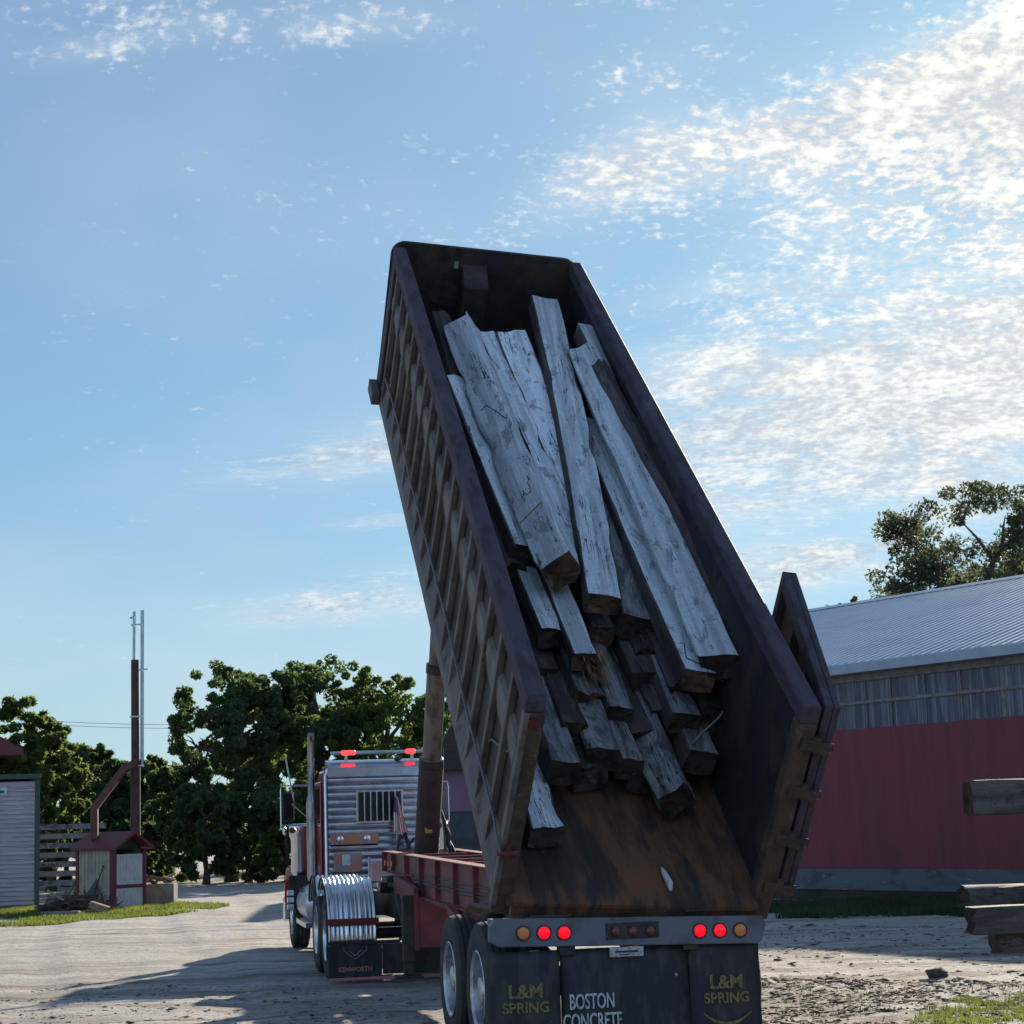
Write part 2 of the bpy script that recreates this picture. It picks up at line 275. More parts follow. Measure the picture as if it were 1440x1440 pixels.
# ------------------------------------------------------------------ mesh helpers
class MB:
    def __init__(s): s.v = []; s.f = []; s.mi = []; s.cur = 0; s.T = None
    def add(s, vs, fs):
        b = len(s.v)
        for q in vs:
            q = Vector(q); s.v.append(tuple(s.T @ q if s.T else q))
        for q in fs: s.f.append(tuple(b + i for i in q)); s.mi.append(s.cur)
    def box(s, a, b, m=None):
        x0, y0, z0 = a; x1, y1, z1 = b
        vs = [(x, y, z) for x in (x0, x1) for y in (y0, y1) for z in (z0, z1)]
        if m is not None: vs = [m @ Vector(q) for q in vs]
        s.add(vs, [(0, 1, 3, 2), (4, 6, 7, 5), (0, 4, 5, 1), (2, 3, 7, 6), (0, 2, 6, 4), (1, 5, 7, 3)])
    def prism(s, poly, axis, a, b):
        """poly: 2D points; axis 0,1,2 is the extrusion axis"""
        def P(u, v, t): return {0: (t, u, v), 1: (u, t, v), 2: (u, v, t)}[axis]
        n = len(poly); vs = [P(u, v, a) for u, v in poly] + [P(u, v, b) for u, v in poly]
        s.add(vs, [tuple(range(n - 1, -1, -1)), tuple(range(n, 2 * n))] + [(i, (i + 1) % n, n + (i + 1) % n, n + i) for i in range(n)])
    def bar(s, p0, p1, wd, ht, up=(0, 0, 1)):
        p0, p1 = Vector(p0), Vector(p1); d = p1 - p0; L = d.length; d.normalize(); u = Vector(up)
        x = d.cross(u).normalized(); z = x.cross(d)
        mm = Matrix((x, d, z)).transposed().to_4x4(); mm.translation = p0
        s.box((-wd / 2, 0, -ht / 2), (wd / 2, L, ht / 2), mm)
    def tube(s, pts, rad, n=10, caps=True):
        pts = [Vector(p) for p in pts]; k = len(pts)
        if not isinstance(rad, (list, tuple)): rad = [rad] * k
        vs = []; ref = None
        for i, p in enumerate(pts):
            d = (pts[min(i + 1, k - 1)] - pts[max(i - 1, 0)]).normalized()
            if ref is None: ref = d.orthogonal().normalized()
            a = (ref - d * ref.dot(d)).normalized(); ref = a; b = d.cross(a)
            vs += [p + (a * math.cos(t * 2 * math.pi / n) + b * math.sin(t * 2 * math.pi / n)) * rad[i] for t in range(n)]
        fs = [(i * n + t, i * n + (t + 1) % n, (i + 1) * n + (t + 1) % n, (i + 1) * n + t) for i in range(k - 1) for t in range(n)]
        if caps: fs += [tuple(range(n - 1, -1, -1)), tuple(range((k - 1) * n, k * n))]
        s.add(vs, fs)
    def lathe(s, prof, n=28, c=(0, 0, 0), closed=False):
        """profile of (x, r) turned round the X axis"""
        k = len(prof); vs = [(c[0] + x, c[1] + r * math.cos(2 * math.pi * t / n), c[2] + r * math.sin(2 * math.pi * t / n)) for x, r in prof for t in range(n)]
        kk = k if closed else k - 1
        s.add(vs, [(i * n + t, i * n + (t + 1) % n, ((i + 1) % k) * n + (t + 1) % n, ((i + 1) % k) * n + t) for i in range(kk) for t in range(n)])
    def build(s, name, mats, parent=None, smooth=False, bevel=0., seg=2):
        me = bpy.data.meshes.new(name); me.from_pydata(s.v, [], s.f)
        if not isinstance(mats, (list, tuple)): mats = [mats]
        for q in mats: me.materials.append(q if not isinstance(q, str) else M[q])
        me.polygons.foreach_set('material_index', s.mi)
        bm = bmesh.new(); bm.from_mesh(me); bmesh.ops.recalc_face_normals(bm, faces=bm.faces); bm.to_mesh(me); bm.free()
        if smooth: me.polygons.foreach_set('use_smooth', [True] * len(me.polygons)); me.set_sharp_from_angle(angle=R(38))
        o = bpy.data.objects.new(name, me); COL.objects.link(o)
        if parent: o.parent = parent
        if bevel:
            b = o.modifiers.new('bevel', 'BEVEL'); b.width = bevel; b.segments = seg; b.limit_method = 'ANGLE'; b.angle_limit = R(40)
        return o
def tag(o, label=None, cat=None, group=None, kind=None):
    if label: o['label'] = label
    if cat: o['category'] = cat
    if group: o['group'] = group
    if kind: o['kind'] = kind
    return o
def empty(name, label, cat, loc=(0, 0, 0), rz=0., group=None, kind=None):
    o = bpy.data.objects.new(name, None); COL.objects.link(o); o.location = loc; o.rotation_euler = (0, 0, rz); o.empty_display_size = .3
    return tag(o, label, cat, group, kind)
def text(body, size, mname, parent, loc, rot=(math.pi / 2, 0, 0), sx=1., name='lettering', ext=.002, bold=0.):
    c = bpy.data.curves.new(name, 'FONT'); c.body = body; c.size = size; c.align_x = 'CENTER'; c.extrude = ext; c.offset = bold; c.materials.append(M[mname])
    f_ = bpy.data.objects.new('tmp', c); COL.objects.link(f_); bpy.context.view_layer.update()
    me = bpy.data.meshes.new_from_object(f_.evaluated_get(bpy.context.evaluated_depsgraph_get())); me.name = name; bpy.data.objects.remove(f_)
    o = bpy.data.objects.new(name, me); COL.objects.link(o); o.parent = parent; o.location = loc; o.rotation_euler = rot; o.scale = (sx, 1, 1); return o
def raw_mesh(name, verts, faces, matn, parent=None, smooth=False):
    me = bpy.data.meshes.new(name); nv, nf = len(verts), len(faces); k = faces.shape[1]
    me.vertices.add(nv); me.vertices.foreach_set('co', verts.astype(np.float32).ravel())
    me.loops.add(nf * k); me.loops.foreach_set('vertex_index', faces.astype(np.int32).ravel())
    me.polygons.add(nf); me.polygons.foreach_set('loop_start', np.arange(0, nf * k, k, dtype=np.int32)); me.polygons.foreach_set('loop_total', np.full(nf, k, np.int32))
    if smooth: me.polygons.foreach_set('use_smooth', [True] * nf)
    me.update(calc_edges=True); me.materials.append(M[matn])
    o = bpy.data.objects.new(name, me); COL.objects.link(o)
    if parent: o.parent = parent
    return o

# ------------------------------------------------------------------ ground
rng = np.random.default_rng(4)
def gz(x, y):
    """height of the yard surface"""
    q = x * .98 + y * .2 + .5 * noise.noise(Vector((x * .05, y * .06, 11))); rut = 0
    for v0 in (-3.1, -1.2, 1.0, 2.9, 6.2, 8.0): rut -= .020 * math.exp(-((q - v0) / .24) ** 2) - .012 * math.exp(-((q - v0 - .45) / .16) ** 2)
    return (rut + noise.noise(Vector((x * .35, y * .55, 0))) * .022 + noise.noise(Vector((x * 1.5, y * 2.2, 7))) * .018 + noise.noise(Vector((x * 4.5, y * 5.5, 3))) * .011) * min(1, max(0, (y - 5) / 6)) * min(1, max(0., (75 - y) / 15))
xs = np.concatenate([[-1500, -600, -250, -120, -70, -40, -25], np.arange(-16, 14, .10), [20, 35, 60, 120, 250, 600, 1500]])
ys = np.concatenate([[-200, -60, -20, 0, 6, 10, 13], np.arange(15, 38, .10), np.arange(38, 75, .3), [80, 100, 140, 250, 600, 2000]])
vv = np.zeros((len(ys), len(xs), 3)); vv[..., 0] = xs[None]; vv[..., 1] = ys[:, None]
for j, y in enumerate(ys):
    if 5 < y < 75:
        for i, x in enumerate(xs):
            if -17 < x < 15: vv[j, i, 2] = gz(x, y)
nx = len(xs); ii, jj = np.meshgrid(np.arange(nx - 1), np.arange(len(ys) - 1)); a = (jj * nx + ii).ravel()
g_o = raw_mesh('ground', vv.reshape(-1, 3), np.stack([a, a + 1, a + nx + 1, a + nx], 1), 'ground', smooth=True); tag(g_o, kind='structure')

def blades(name, label, pts, h, wd, matn, seed, cat='grass', lean=.5):
    r = np.random.default_rng(seed); n = len(pts); ang = r.uniform(0, 6.283, n); hh = h * r.uniform(.45, 1.2, n); w2 = wd * r.uniform(.6, 1.3, n)
    dx, dy = np.cos(ang), np.sin(ang); la = r.uniform(0, 6.283, n); lx, ly = np.cos(la) * hh * lean * r.uniform(0, 1, n), np.sin(la) * hh * lean * r.uniform(0, 1, n)
    P = np.asarray(pts); b0 = P - np.stack([dx * w2, dy * w2, np.full(n, .01)], 1); b1 = P + np.stack([dx * w2, dy * w2, np.full(n, -.01)], 1); t = P + np.stack([lx, ly, hh], 1)
    o = raw_mesh(name, np.concatenate([b0, b1, t]), np.stack([np.arange(n), np.arange(n) + n, np.arange(n) + 2 * n], 1), matn); return tag(o, label, cat, kind='stuff')
def scatter_poly(poly, n, seed, dens=None):
    r = random.Random(seed); out = []; X0, X1 = min(p[0] for p in poly), max(p[0] for p in poly); Y0, Y1 = min(p[1] for p in poly), max(p[1] for p in poly)
    while len(out) < n:
        x, y = r.uniform(X0, X1), r.uniform(Y0, Y1); ins = False
        for i in range(len(poly)):
            (xa, ya), (xb, yb) = poly[i][:2], poly[i - 1][:2]
            if (ya > y) != (yb > y) and x < (xb - xa) * (y - ya) / (yb - ya) + xa: ins = not ins
        if ins and (dens is None or noise.noise(Vector((x * dens, y * dens, seed))) > -.12 + r.uniform(-.25, .25)): out.append((x, y, gz(x, y)))
    return out
blades('grass', 'sunlit bright green grass verge in front of the little furnace shed', scatter_poly([gp(-60, 1310), gp(-60, 1279), gp(40, 1277), gp(160, 1279), gp(240, 1271), gp(325, 1272), gp(300, 1281), gp(200, 1290), gp(100, 1297)], 22000, 3, .5), .085, .018, 'grass', 5)
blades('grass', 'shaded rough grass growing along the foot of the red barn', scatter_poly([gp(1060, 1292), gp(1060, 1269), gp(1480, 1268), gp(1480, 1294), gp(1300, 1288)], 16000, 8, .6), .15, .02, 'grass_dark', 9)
blades('grass', 'small bright green weed patch in the litter near the right edge', scatter_poly([gp(1270, 1452), gp(1300, 1415), gp(1350, 1402), gp(1400, 1408), gp(1445, 1395), gp(1460, 1452)], 2300, 12, 3.2), .05, .007, 'grass', 13)

blades('grass', 'thin weeds scattered along the shadow edge right of the trailer', scatter_poly([gp(1090, 1425), gp(1100, 1385), gp(1440, 1385), gp(1445, 1400), gp(1290, 1410), gp(1250, 1440)], 420, 31, 2.6), .04, .006, 'grass_dark', 33, cat='weeds')
def chips(name, label, n, poly, seed, smin, smax, matn='chips'):
    r = random.Random(seed); mb = MB()
    for p in scatter_poly(poly, n, seed, 1.3):
        s_ = r.uniform(smin, smax) * (1 if r.random() < .93 else 2.); L, Wd, T = s_ * r.uniform(1, 4), s_ * r.uniform(.3, .9), s_ * r.uniform(.15, .5)
        m = Matrix.Translation(Vector(p) + Vector((0, 0, T * .3))) @ Matrix.Rotation(r.uniform(0, 3.14), 4, 'Z') @ Matrix.Rotation(r.uniform(-.25, .25), 4, 'X') @ Matrix.Rotation(r.uniform(-.25, .25), 4, 'Y')
        k = r.uniform(.4, .9); vs = [(-Wd, -L, -T), (Wd * k, -L, -T), (Wd, L * k, -T), (-Wd * k, L, -T), (-Wd * k, -L * k, T), (Wd * .8, -L * k, T), (Wd * k, L * .7, T), (-Wd * .7, L * k, T)]
        mb.add([m @ Vector(q) for q in vs], [(3, 2, 1, 0), (4, 5, 6, 7), (0, 1, 5, 4), (1, 2, 6, 5), (2, 3, 7, 6), (3, 0, 4, 7)])
    return tag(mb.build(name, matn), label, 'debris', kind='stuff')
chips('bark_litter', 'brown bark and wood chips strewn over the sunlit ground right of the trailer', 3400, [gp(1060, 1440), gp(1060, 1376), gp(1440, 1378), gp(1480, 1455), gp(1200, 1460)], 21, .005, .018)
chips('bark_litter', 'sparse dark chips on the shaded gravel right of the trailer', 500, [gp(1060, 1378), gp(1060, 1300), gp(1470, 1300), gp(1470, 1385)], 22, .008, .022)
chips('bark_litter', 'scattered chips and clods on the sunlit dirt at lower left', 750, [gp(-20, 1455), gp(-20, 1385), gp(330, 1385), gp(620, 1400), gp(620, 1455)], 23, .005, .016)
def rock(loc, s_, label, seed):
    mb = MB(); bm = bmesh.new(); bmesh.ops.create_icosphere(bm, subdivisions=3, radius=1)
    for v in bm.verts:
        k = 1 + .35 * noise.noise(v.co * 1.3 + Vector((seed, 0, 0))) + .15 * noise.noise(v.co * 4 + Vector((seed, 0, 0))); v.co = Vector((v.co.x * s_ * 1.4 * k, v.co.y * s_ * k, v.co.z * s_ * .75 * k))
    mb.add([v.co.copy() for v in bm.verts], [[v.index for v in f.verts] for f in bm.faces]); bm.free()
    o = mb.build('rock', 'rock', smooth=True); o.location = loc; return tag(o, label, 'rock')
pr = gp(1318, 1375); rock((pr.x, pr.y, gz(pr.x, pr.y) + .04), .085, 'dark rounded rock at the shadow edge right of the trailer', 3)

# ------------------------------------------------------------------ trees
def leaf_cloud(centers, radii, per, size, seed, flat=.8):
    r = np.random.default_rng(seed); C = np.repeat(np.asarray(centers), per, 0); Rr = np.repeat(np.asarray(radii), per)
    n = len(C); d = r.normal(size=(n, 3)); d /= np.linalg.norm(d, axis=1)[:, None]; P = C + d * (Rr * r.uniform(.35, 1., n) ** .6)[:, None] * np.array([1, 1, flat])
    a = r.normal(size=(n, 3)); a /= np.linalg.norm(a, axis=1)[:, None]; b = np.cross(a, r.normal(size=(n, 3))); b /= np.linalg.norm(b, axis=1)[:, None]
    s_ = size * r.uniform(.6, 1.35, n)[:, None]; a = a * s_; b = b * s_ * .55
    V = np.concatenate([P - a, P - b * .9 - a * .1, P + a, P + b * .9 + a * .1]); i = np.arange(n); return V, np.stack([i, i + n, i + 2 * n, i + 3 * n], 1)
def tree(name, label, base, H, cr, seed, matn='leaf_b', lf=.15, per=70, ncl=110, gaps=.0, low=.25, group=None, wide=1., kind_trunk=1., cat='tree', limbs=9):
    """tapered trunk with forking limbs; leaf clumps grow round the limb ends"""
    r = random.Random(seed); t = empty(name, label, cat, base, 0, group); mb = MB(); tips = []
    tr = H * .022 * kind_trunk + .05; top = Vector((r.uniform(-.3, .3), r.uniform(-.3, .3), H * .72)); path = [Vector((0, 0, -.1))]
    for k in range(1, 6): path.append(top * (k / 5) + Vector((r.uniform(-.12, .12), r.uniform(-.12, .12), 0)) * (H / 8))
    mb.tube(path, [tr * (1.25 if k == 0 else 1 - .15 * k) for k in range(6)], 8)
    for k in range(limbs):
        a = k * 2.4 + r.uniform(-.5, .5); z = H * r.uniform(max(low, .28), .70); f = z / (H * .72); p = top * f
        out = cr * r.uniform(.65, 1.0) * wide * (1.0 if f < .75 else .75); rise = H * r.uniform(.10, .27) * (1.1 - .2 * f)
        e = p + Vector((math.cos(a) * out, math.sin(a) * out, rise)); mid = p.lerp(e, .5) + Vector((0, 0, rise * .25))
        mb.tube([p, p.lerp(mid, .5) + Vector((r.uniform(-.1, .1), 0, .05)), mid, e], [tr * .42, tr * .34, tr * .24, tr * .07], 6); tips += [e, mid.lerp(e, .5)]
        for q in range(4):
            a2 = a + r.uniform(-1.2, 1.2); s0 = mid.lerp(e, r.uniform(0, .8)); e2 = s0 + Vector((math.cos(a2), math.sin(a2), r.uniform(.1, .9))) * cr * r.uniform(.25, .5)
            mb.tube([s0, s0.lerp(e2, .5) + Vector((0, 0, .1)), e2], [tr * .17, tr * .11, tr * .04], 5); tips.append(e2)
    cs, rs = [], []
    while len(cs) < ncl:
        if r.random() < .55 and tips:
            c = r.choice(tips) + Vector((r.gauss(0, 1), r.gauss(0, 1), r.gauss(0, .7))) * cr * .14
        else:
            u = Vector((r.gauss(0, 1), r.gauss(0, 1), r.gauss(0, 1))).normalized() * r.uniform(.55, 1.) ** .5
            c = Vector((u.x * cr * wide, u.y * cr * wide, H * (1 + low) / 2 + u.z * H * (1 - low) / 2))
        k = (c.z / H - low) / (1 - low)
        if k < 0 or c.z > H * 1.02: continue
        rad = cr * wide * (1.08 * math.sqrt(max(0, 1 - abs(k * 1.7 - .75) ** 2.6 * .75)) if k < 1 else .3)
        rad *= 1 + .35 * noise.noise(Vector((c.x, c.y, c.z)) * (1.2 / cr) + Vector((seed, 0, 0)))
        if math.hypot(c.x, c.y) > rad: continue
        if gaps and noise.noise(c * (2.1 / cr) + Vector((seed * 3.1, 0, 5))) < gaps - .35: continue
        cs.append(tuple(c)); rs.append(cr * r.uniform(.065, .15))
    mb.build('trunk', 'bark', t, smooth=True)
    V, Fc = leaf_cloud(cs, rs, per, lf, seed); raw_mesh('crown', V, Fc, matn, t); return t

G1 = 'trees lining the far side of the yard'
tp = [  # px of trunk, base px y, top px y, crown half width px, depth, leaf, label
    (20, 1252, 968, 74, 60, 'leaf_a', 'sunlit light green tree rising over the ribbed pink shed at far left', .20, .05),
    (72, 1250, 1030, 45, 64, 'leaf_a', 'shorter yellow green tree just right of the ribbed shed', .12, .0),
    (140, 1248, 1048, 46, 72, 'leaf_b', 'dark bushy tree with a feathery top left of the tall brown stack', .08, .0),
    (215, 1246, 1058, 50, 74, 'leaf_b', 'low dark tree just right of the tall brown stack', .06, .0),
    (325, 1244, 930, 84, 68, 'leaf_b', 'tall open crowned tree with sky gaps left of the truck cab', .36, .25),
    (455, 1242, 922, 88, 70, 'leaf_b', 'tallest broad crowned tree standing directly behind the truck cab', .38, .27),
    (548, 1241, 932, 72, 69, 'leaf_a', 'broad tree with sunlit right side behind the hoist cylinder', .30, .2),
    (392, 1243, 945, 60, 75, 'leaf_a', 'tree filling the gap between the two tallest open crowns', .30, .12),
    (612, 1240, 962, 48, 76, 'leaf_b', 'tree mostly hidden behind the raised dump body', .15, .0),
]
for i, (px, by, ty, hw, dp, lf, lab, low, gaps) in enumerate(tp):
    b = at(px, by, dp); H = at(px, ty, dp).z; cr = hw / F * dp
    tree('leafy_tree', lab, (b.x, dp, 0), H, cr, 11 + i, lf, lf=.088 if low > .25 else .105, per=88 if low > .25 else 84, ncl=int(215 + cr * 40), gaps=gaps, low=low, group=G1)
G2 = 'shrubs under the tree line'
sh = [(95, 1130, 30, 69, 'shrub left of the furnace shed behind the lumber'), (165, 1125, 40, 71, 'dark shrub behind the tall brown stack'), (235, 1115, 42, 70, 'round dark shrub right of the concrete planter'), (290, 1105, 45, 66, 'wide shrub under the left side of the open crowned tree'),
      (350, 1100, 45, 67, 'shrub at the foot of the open crowned tree'), (405, 1110, 42, 66, 'dark shrub beside the truck side mirror'), (465, 1090, 44, 68, 'shrub behind the truck cab'), (520, 1095, 44, 67, 'shrub behind the barred cab window'),
      (575, 1080, 46, 68, 'shrub behind the hoist cylinder'), (630, 1080, 46, 72, 'shrub behind the purple building'), (30, 1135, 42, 66, 'shrub behind the ribbed pink shed'), (-30, 1120, 45, 66, 'shrub at the left edge behind the ribbed shed')]
for i, (px, ty, hw, dp, lab) in enumerate(sh):
    b = at(px, 1243, dp); H = at(px, ty, dp).z; tree('shrub', lab, (b.x, dp, 0), H, hw / F * dp * 1.25, 60 + i, 'leaf_b', lf=.14, per=90, ncl=120, low=.0, group=G2, limbs=5, cat='shrub')
for i in range(9):   # second rank, closes the wood behind
    x = -30 + i * 4.6; H = 4.6 + (i * 37 % 5) * .35
    if x < 3: tree('leafy_tree', ['dark tree deep in the second rank of the wood'][0], (x, 82 + (i % 3) * 2, 0), H, 3.0, 90 + i, 'leaf_b', lf=.2, per=70, ncl=120, low=.02, group='trees in the rear rank of the wood', limbs=6)
# trees behind the barn
b = at(1412, 1240, 62); tree('oak_tree', 'large spreading tree with dark limbs rising behind the grey barn roof', (b.x, 62, 0), at(1400, 680, 62).z, 3.35, 41, 'leaf_c', lf=.07, per=95, ncl=370, gaps=.25, low=.46, limbs=13, wide=1.0, kind_trunk=1.2)
b = at(1226, 1240, 66); tree('leafy_tree', 'small tree top just peeping over the barn ridge', (b.x, 66, 0), at(1226, 830, 66).z, .9, 43, 'leaf_c', lf=.085, per=60, ncl=50, low=.7)

# ------------------------------------------------------------------ red barn
BD = Vector((-.54654, .83743, 0)); BN = Vector((BD.y, -BD.x, 0))   # along the wall away from camera; into the barn
B0 = Vector((7.635, 38.10, 0)); s0, s1 = -24.0, 11.2
barn = empty('barn', 'long red metal barn with pale corrugated roof on the right', 'barn', B0, math.atan2(BD.y, BD.x))
# local x = along wall (away), local -y = into barn (right-handed)
HW = 7.0
mb = MB(); mb.box((s0, -.12, .62), (s1, 0, 3.42)); mb.build('wall', 'barn_red', barn).data
ri = MB()
for k in range(int((s1 - s0) / .3)): x = s0 + .15 + k * .3; ri.prism([(x - .03, 0), (x - .02, .006), (x + .02, .006), (x + .03, 0)], 2, .622, 3.415)
ri.build('wall_rib', 'barn_red', barn)
mb = MB()
mb.box((s1 - .12, -2 * HW, .62), (s1, -.123, 4.5)); mb.box((s0, -2 * HW, .62), (s0 + .12, -.123, 4.5)); mb.box((s0, -2 * HW, .62), (s1, -2 * HW + .12, 4.5)); mb.prism([(-2 * HW, 4.5), (0, 4.5), (-HW, 6.75)], 0, s1 - .1, s1 - .02); mb.prism([(-2 * HW, 4.5), (0, 4.5), (-HW, 6.75)], 0, s0 + .02, s0 + .1)
mb.build('wall', 'barn_red', barn)
mb = MB(); mb.box((s0, -.10, 3.42), (s1, -.03, 4.50)); mb.build('skylight_panel', 'skylight_panel', barn)
for z in (3.92,): MBb = MB(); MBb.box((s0, -.03, z), (s1, .012, z + .06)); MBb.build('batten', 'batten', barn)
rr = random.Random(5); x = s0 + .4
while x < s1 - .1:
    mb = MB(); mb.box((x, -.029, 3.43), (x + (.028 if rr.random() < .8 else .09), -.01, 4.48)); mb.build('batten', 'batten', barn); x += rr.choice((.72, .95, 1.1))
mb = MB(); mb.box((s0, -.12, 4.501), (s1, .005, 4.775)); mb.build('top_plate', 'batten', barn)
mb = MB(); mb.box((s0, -.06, 4.38), (s1, .03, 4.50)); mb.build('batten', 'batten', barn).data
mb = MB(); mb.box((s0 - .02, -.15, .2), (s1 + .02, .06, .62)); mb.build('foundation', 'concrete', barn, bevel=.01)
mb = MB(); mb.box((s0 - .02, -.3, -.1), (s1 + .02, .03, .2)); mb.build('base_strip', 'dark_strip', barn)  # plain dark strip below the foundation
# corrugated roof: ribs run from ridge to eave
mb = MB(); pr_, z_e, z_r, ov = .26, 4.70, 7.02, .32; n = int((s1 - s0 + .8) / pr_)
prof = []
for k in range(n):
    x = s0 - .4 + k * pr_; prof += [(x, 0), (x + .10, 0), (x + .125, .035), (x + .165, .035), (x + .19, 0)]
prof.append((s0 - .4 + n * pr_, 0))
sl = (z_r - z_e) / (HW + ov)
for sgn in (0, 1):
    ye, yr = (ov, -HW) if not sgn else (-2 * HW - ov, -HW)
    vs = [(x, ye, z_e + h) for x, h in prof] + [(x, yr, z_r + h) for x, h in prof]; k = len(prof); mb.add(vs, [(i, i + 1, k + i + 1, k + i) for i in range(k - 1)])
ro = mb.build('roof', 'roof_steel', barn); so = ro.modifiers.new('thick', 'SOLIDIFY'); so.thickness = .02
mb = MB(); mb.box((s0 - .4, ov + .004, z_e - .17), (s1 + .4, ov + .03, z_e + .012)); mb.box((s0 - .38, .03, z_e - .17), (s1 + .38, ov, z_e - .155)); mb.build('fascia', 'fascia', barn)
mb = MB(); mb.prism([(-HW - .2, z_r - .02), (-HW, z_r + .07), (-HW + .2, z_r - .02), (-HW, z_r + .04)], 0, s0 - .4, s1 + .4); mb.build('ridge_cap', 'roof_steel', barn)

# ------------------------------------------------------------------ far buildings at centre and left
pb = at(614, 1240, 50); hb = empty('house', 'purple walled building with steep dark roof behind the trailer frame', 'building', (pb.x, 50, 0), R(4))
mb = MB(); mb.box((0, 0, -.1), (6, 7, 2.08)); mb.build('wall', 'slate_wall', hb)
mb = MB(); mb.box((-.03, -.03, 2.08), (6.03, 7.03, 3.12)); mb.build('upper_wall', 'purple_wall', hb)
mb = MB(); mb.prism([(-.2, 3.12), (6.2, 3.12), (5.4, 4.5), (.60, 4.5)], 1, -.3, 7.3); mb.build('roof', 'dark_roof', hb, bevel=.02)

# ribbed pink shed
sb = at(49, 1277, 50.0); shed = empty('shed', 'pinkish grey horizontally ribbed shed with dark green trim at left edge', 'shed', (sb.x, 50, 0), R(15))
mb = MB(); rib = .115; n = int(3.18 / rib); pf = []
for k in range(n): z = .06 + k * rib; pf += [(0, z), (-.022, z + .02), (-.022, z + .075), (0, z + .095)]
pf += [(0, .06 + n * rib), (.06, .06 + n * rib), (.06, .06)]
mb.prism([(y, z) for y, z in pf], 0, -6, -.02); mb.build('ribbed_wall', 'rib_panel', shed)
mb = MB(); mb.box((-6, .065, 0), (-.04, 3.6, 3.2)); mb.build('rear_wall', 'rib_panel', shed)
mb = MB(); mb.box((-6.1, -.1, 3.26), (.13, 3.7, 3.38)); mb.build('roof', 'green_trim', shed, bevel=.01)
mb = MB(); mb.box((-.018, -.05, -.05), (.11, .1, 3.258)); mb.build('corner_post', 'green_trim', shed)
mb = MB(); mb.box((-1.6, -.05, 2.86), (-.72, -.026, 3.06)); sg = mb.build('sign', 'sign_pale', shed)
mb = MB(); mb.box((-1.5, -.056, 2.93), (-.95, -.052, 2.97)); mb.box((-.92, -.056, 2.91), (-.79, -.052, 2.98)); mb.build('lettering', 'green_trim', sg)
rb = at(33, 1061, 56); rbd = empty('building', 'building with a dark red metal roof, only its eave corner showing above the ribbed shed', 'building', (rb.x, 56, 0), R(24))
mb = MB(); mb.box((-8, .5, 0), (-1.9, 7, rb.z)); mb.build('wall', 'cream', rbd)
mb = MB(); mb.prism([(-8.4, rb.z), (0, rb.z), (0, rb.z + .14), (-4.2, rb.z + 2.6), (-8.4, rb.z + .14)], 1, 0, 7.4)
for k in range(12): mb.bar((-.05 - k * .34, -.02, rb.z + .17 + k * .34 * .585), (-.05 - k * .34, 7.4, rb.z + .17 + k * .34 * .585), .03, .05)
mb.build('roof', 'trim_red', rbd)

# furnace shed
fb = gp(159, 1279); A = R(40); fs_ = empty('furnace_shed', 'small cream and red furnace shed with a closed white door', 'shed', (fb.x, fb.y, 0), 0)
ux = Vector((-math.cos(A), math.sin(A), 0)); uy = Vector((math.sin(A), math.cos(A), 0))   # long side goes left-back, gable goes right-back
la, lb, he, hr = 1.42, .98, 1.42, 1.78
FM = Matrix((ux, uy, Vector((0, 0, 1)))).transposed().to_4x4()
def fpart(name, boxes, matn, bevel=0., prisms=()):
    mb = MB(); mb.T = FM
    for a_, b_ in boxes: mb.box(a_, b_)
    for p_, ax, a_, b_ in prisms: mb.prism(p_, ax, a_, b_)
    return mb.build(name, matn, fs_, bevel=bevel)
fpart('wall', [((.08, 0, 0), (la - .08, .04, he)), ((.08, lb - .04, 0), (la - .08, lb, he)), ((la - .04, .08, 0), (la, lb - .08, he))], 'cream')
fpart('wall_rib', [((.12 + k * .14, -.012, .02), (.145 + k * .14, -.001, he)) for k in range(9)], 'cream')
for bx_ in (((-.02, -.02, -.05), (.10, .08, he)), ((la - .1, -.02, -.05), (la + .02, .08, he)), ((-.02, lb - .08, -.05), (.1, lb + .02, he)), ((la - .1, lb - .08, -.05), (la + .02, lb + .02, he))): fpart('corner_post', [bx_], 'trim_red')
fpart('cross_rail', [((-.021, .081, .5), (.03, lb - .081, .56))], 'trim_red')
dr = fpart('door', [((-.015, .10, .57), (.02, lb - .10, he - .12))], 'white_door', .004); fpart('lower_panel', [((-.01, .09, 0), (.02, lb - .09, .49))], 'white_door', .004)
fpart('roof', [], 'trim_red', 0, [([(-.1, he - .02), (lb / 2, hr), (lb + .1, he - .02), (lb + .1, he + .05), (lb / 2, hr + .07), (-.1, he + .05)], 0, -.22, la + .16)])
fpart('loft', [], 'black_steel', 0, [([(.02, he), (lb - .02, he), (lb / 2, hr - .03)], 0, .1, la - .02)])
# stove duct of the furnace
mb = MB(); c0 = fb + FM @ Vector((la * .52, lb * .45, 0)); Yd = c0.y; q0, q1, q2, q3 = at(133, 1178, Yd), at(133, 1136, Yd), at(176, 1079, Yd + .6), at(191, 1073, Yd + .8)
for a_, b_ in ((q0, q1), (q1, q2), (q2, q3)):
    a_, b_ = a_ - fb, b_ - fb; mb.bar(a_ - (b_ - a_).normalized() * .05, b_ + (b_ - a_).normalized() * .04, .17, .17, (0, 1, 0))
mb.build('stove_duct', 'rust_pipe', fs_, bevel=.012)
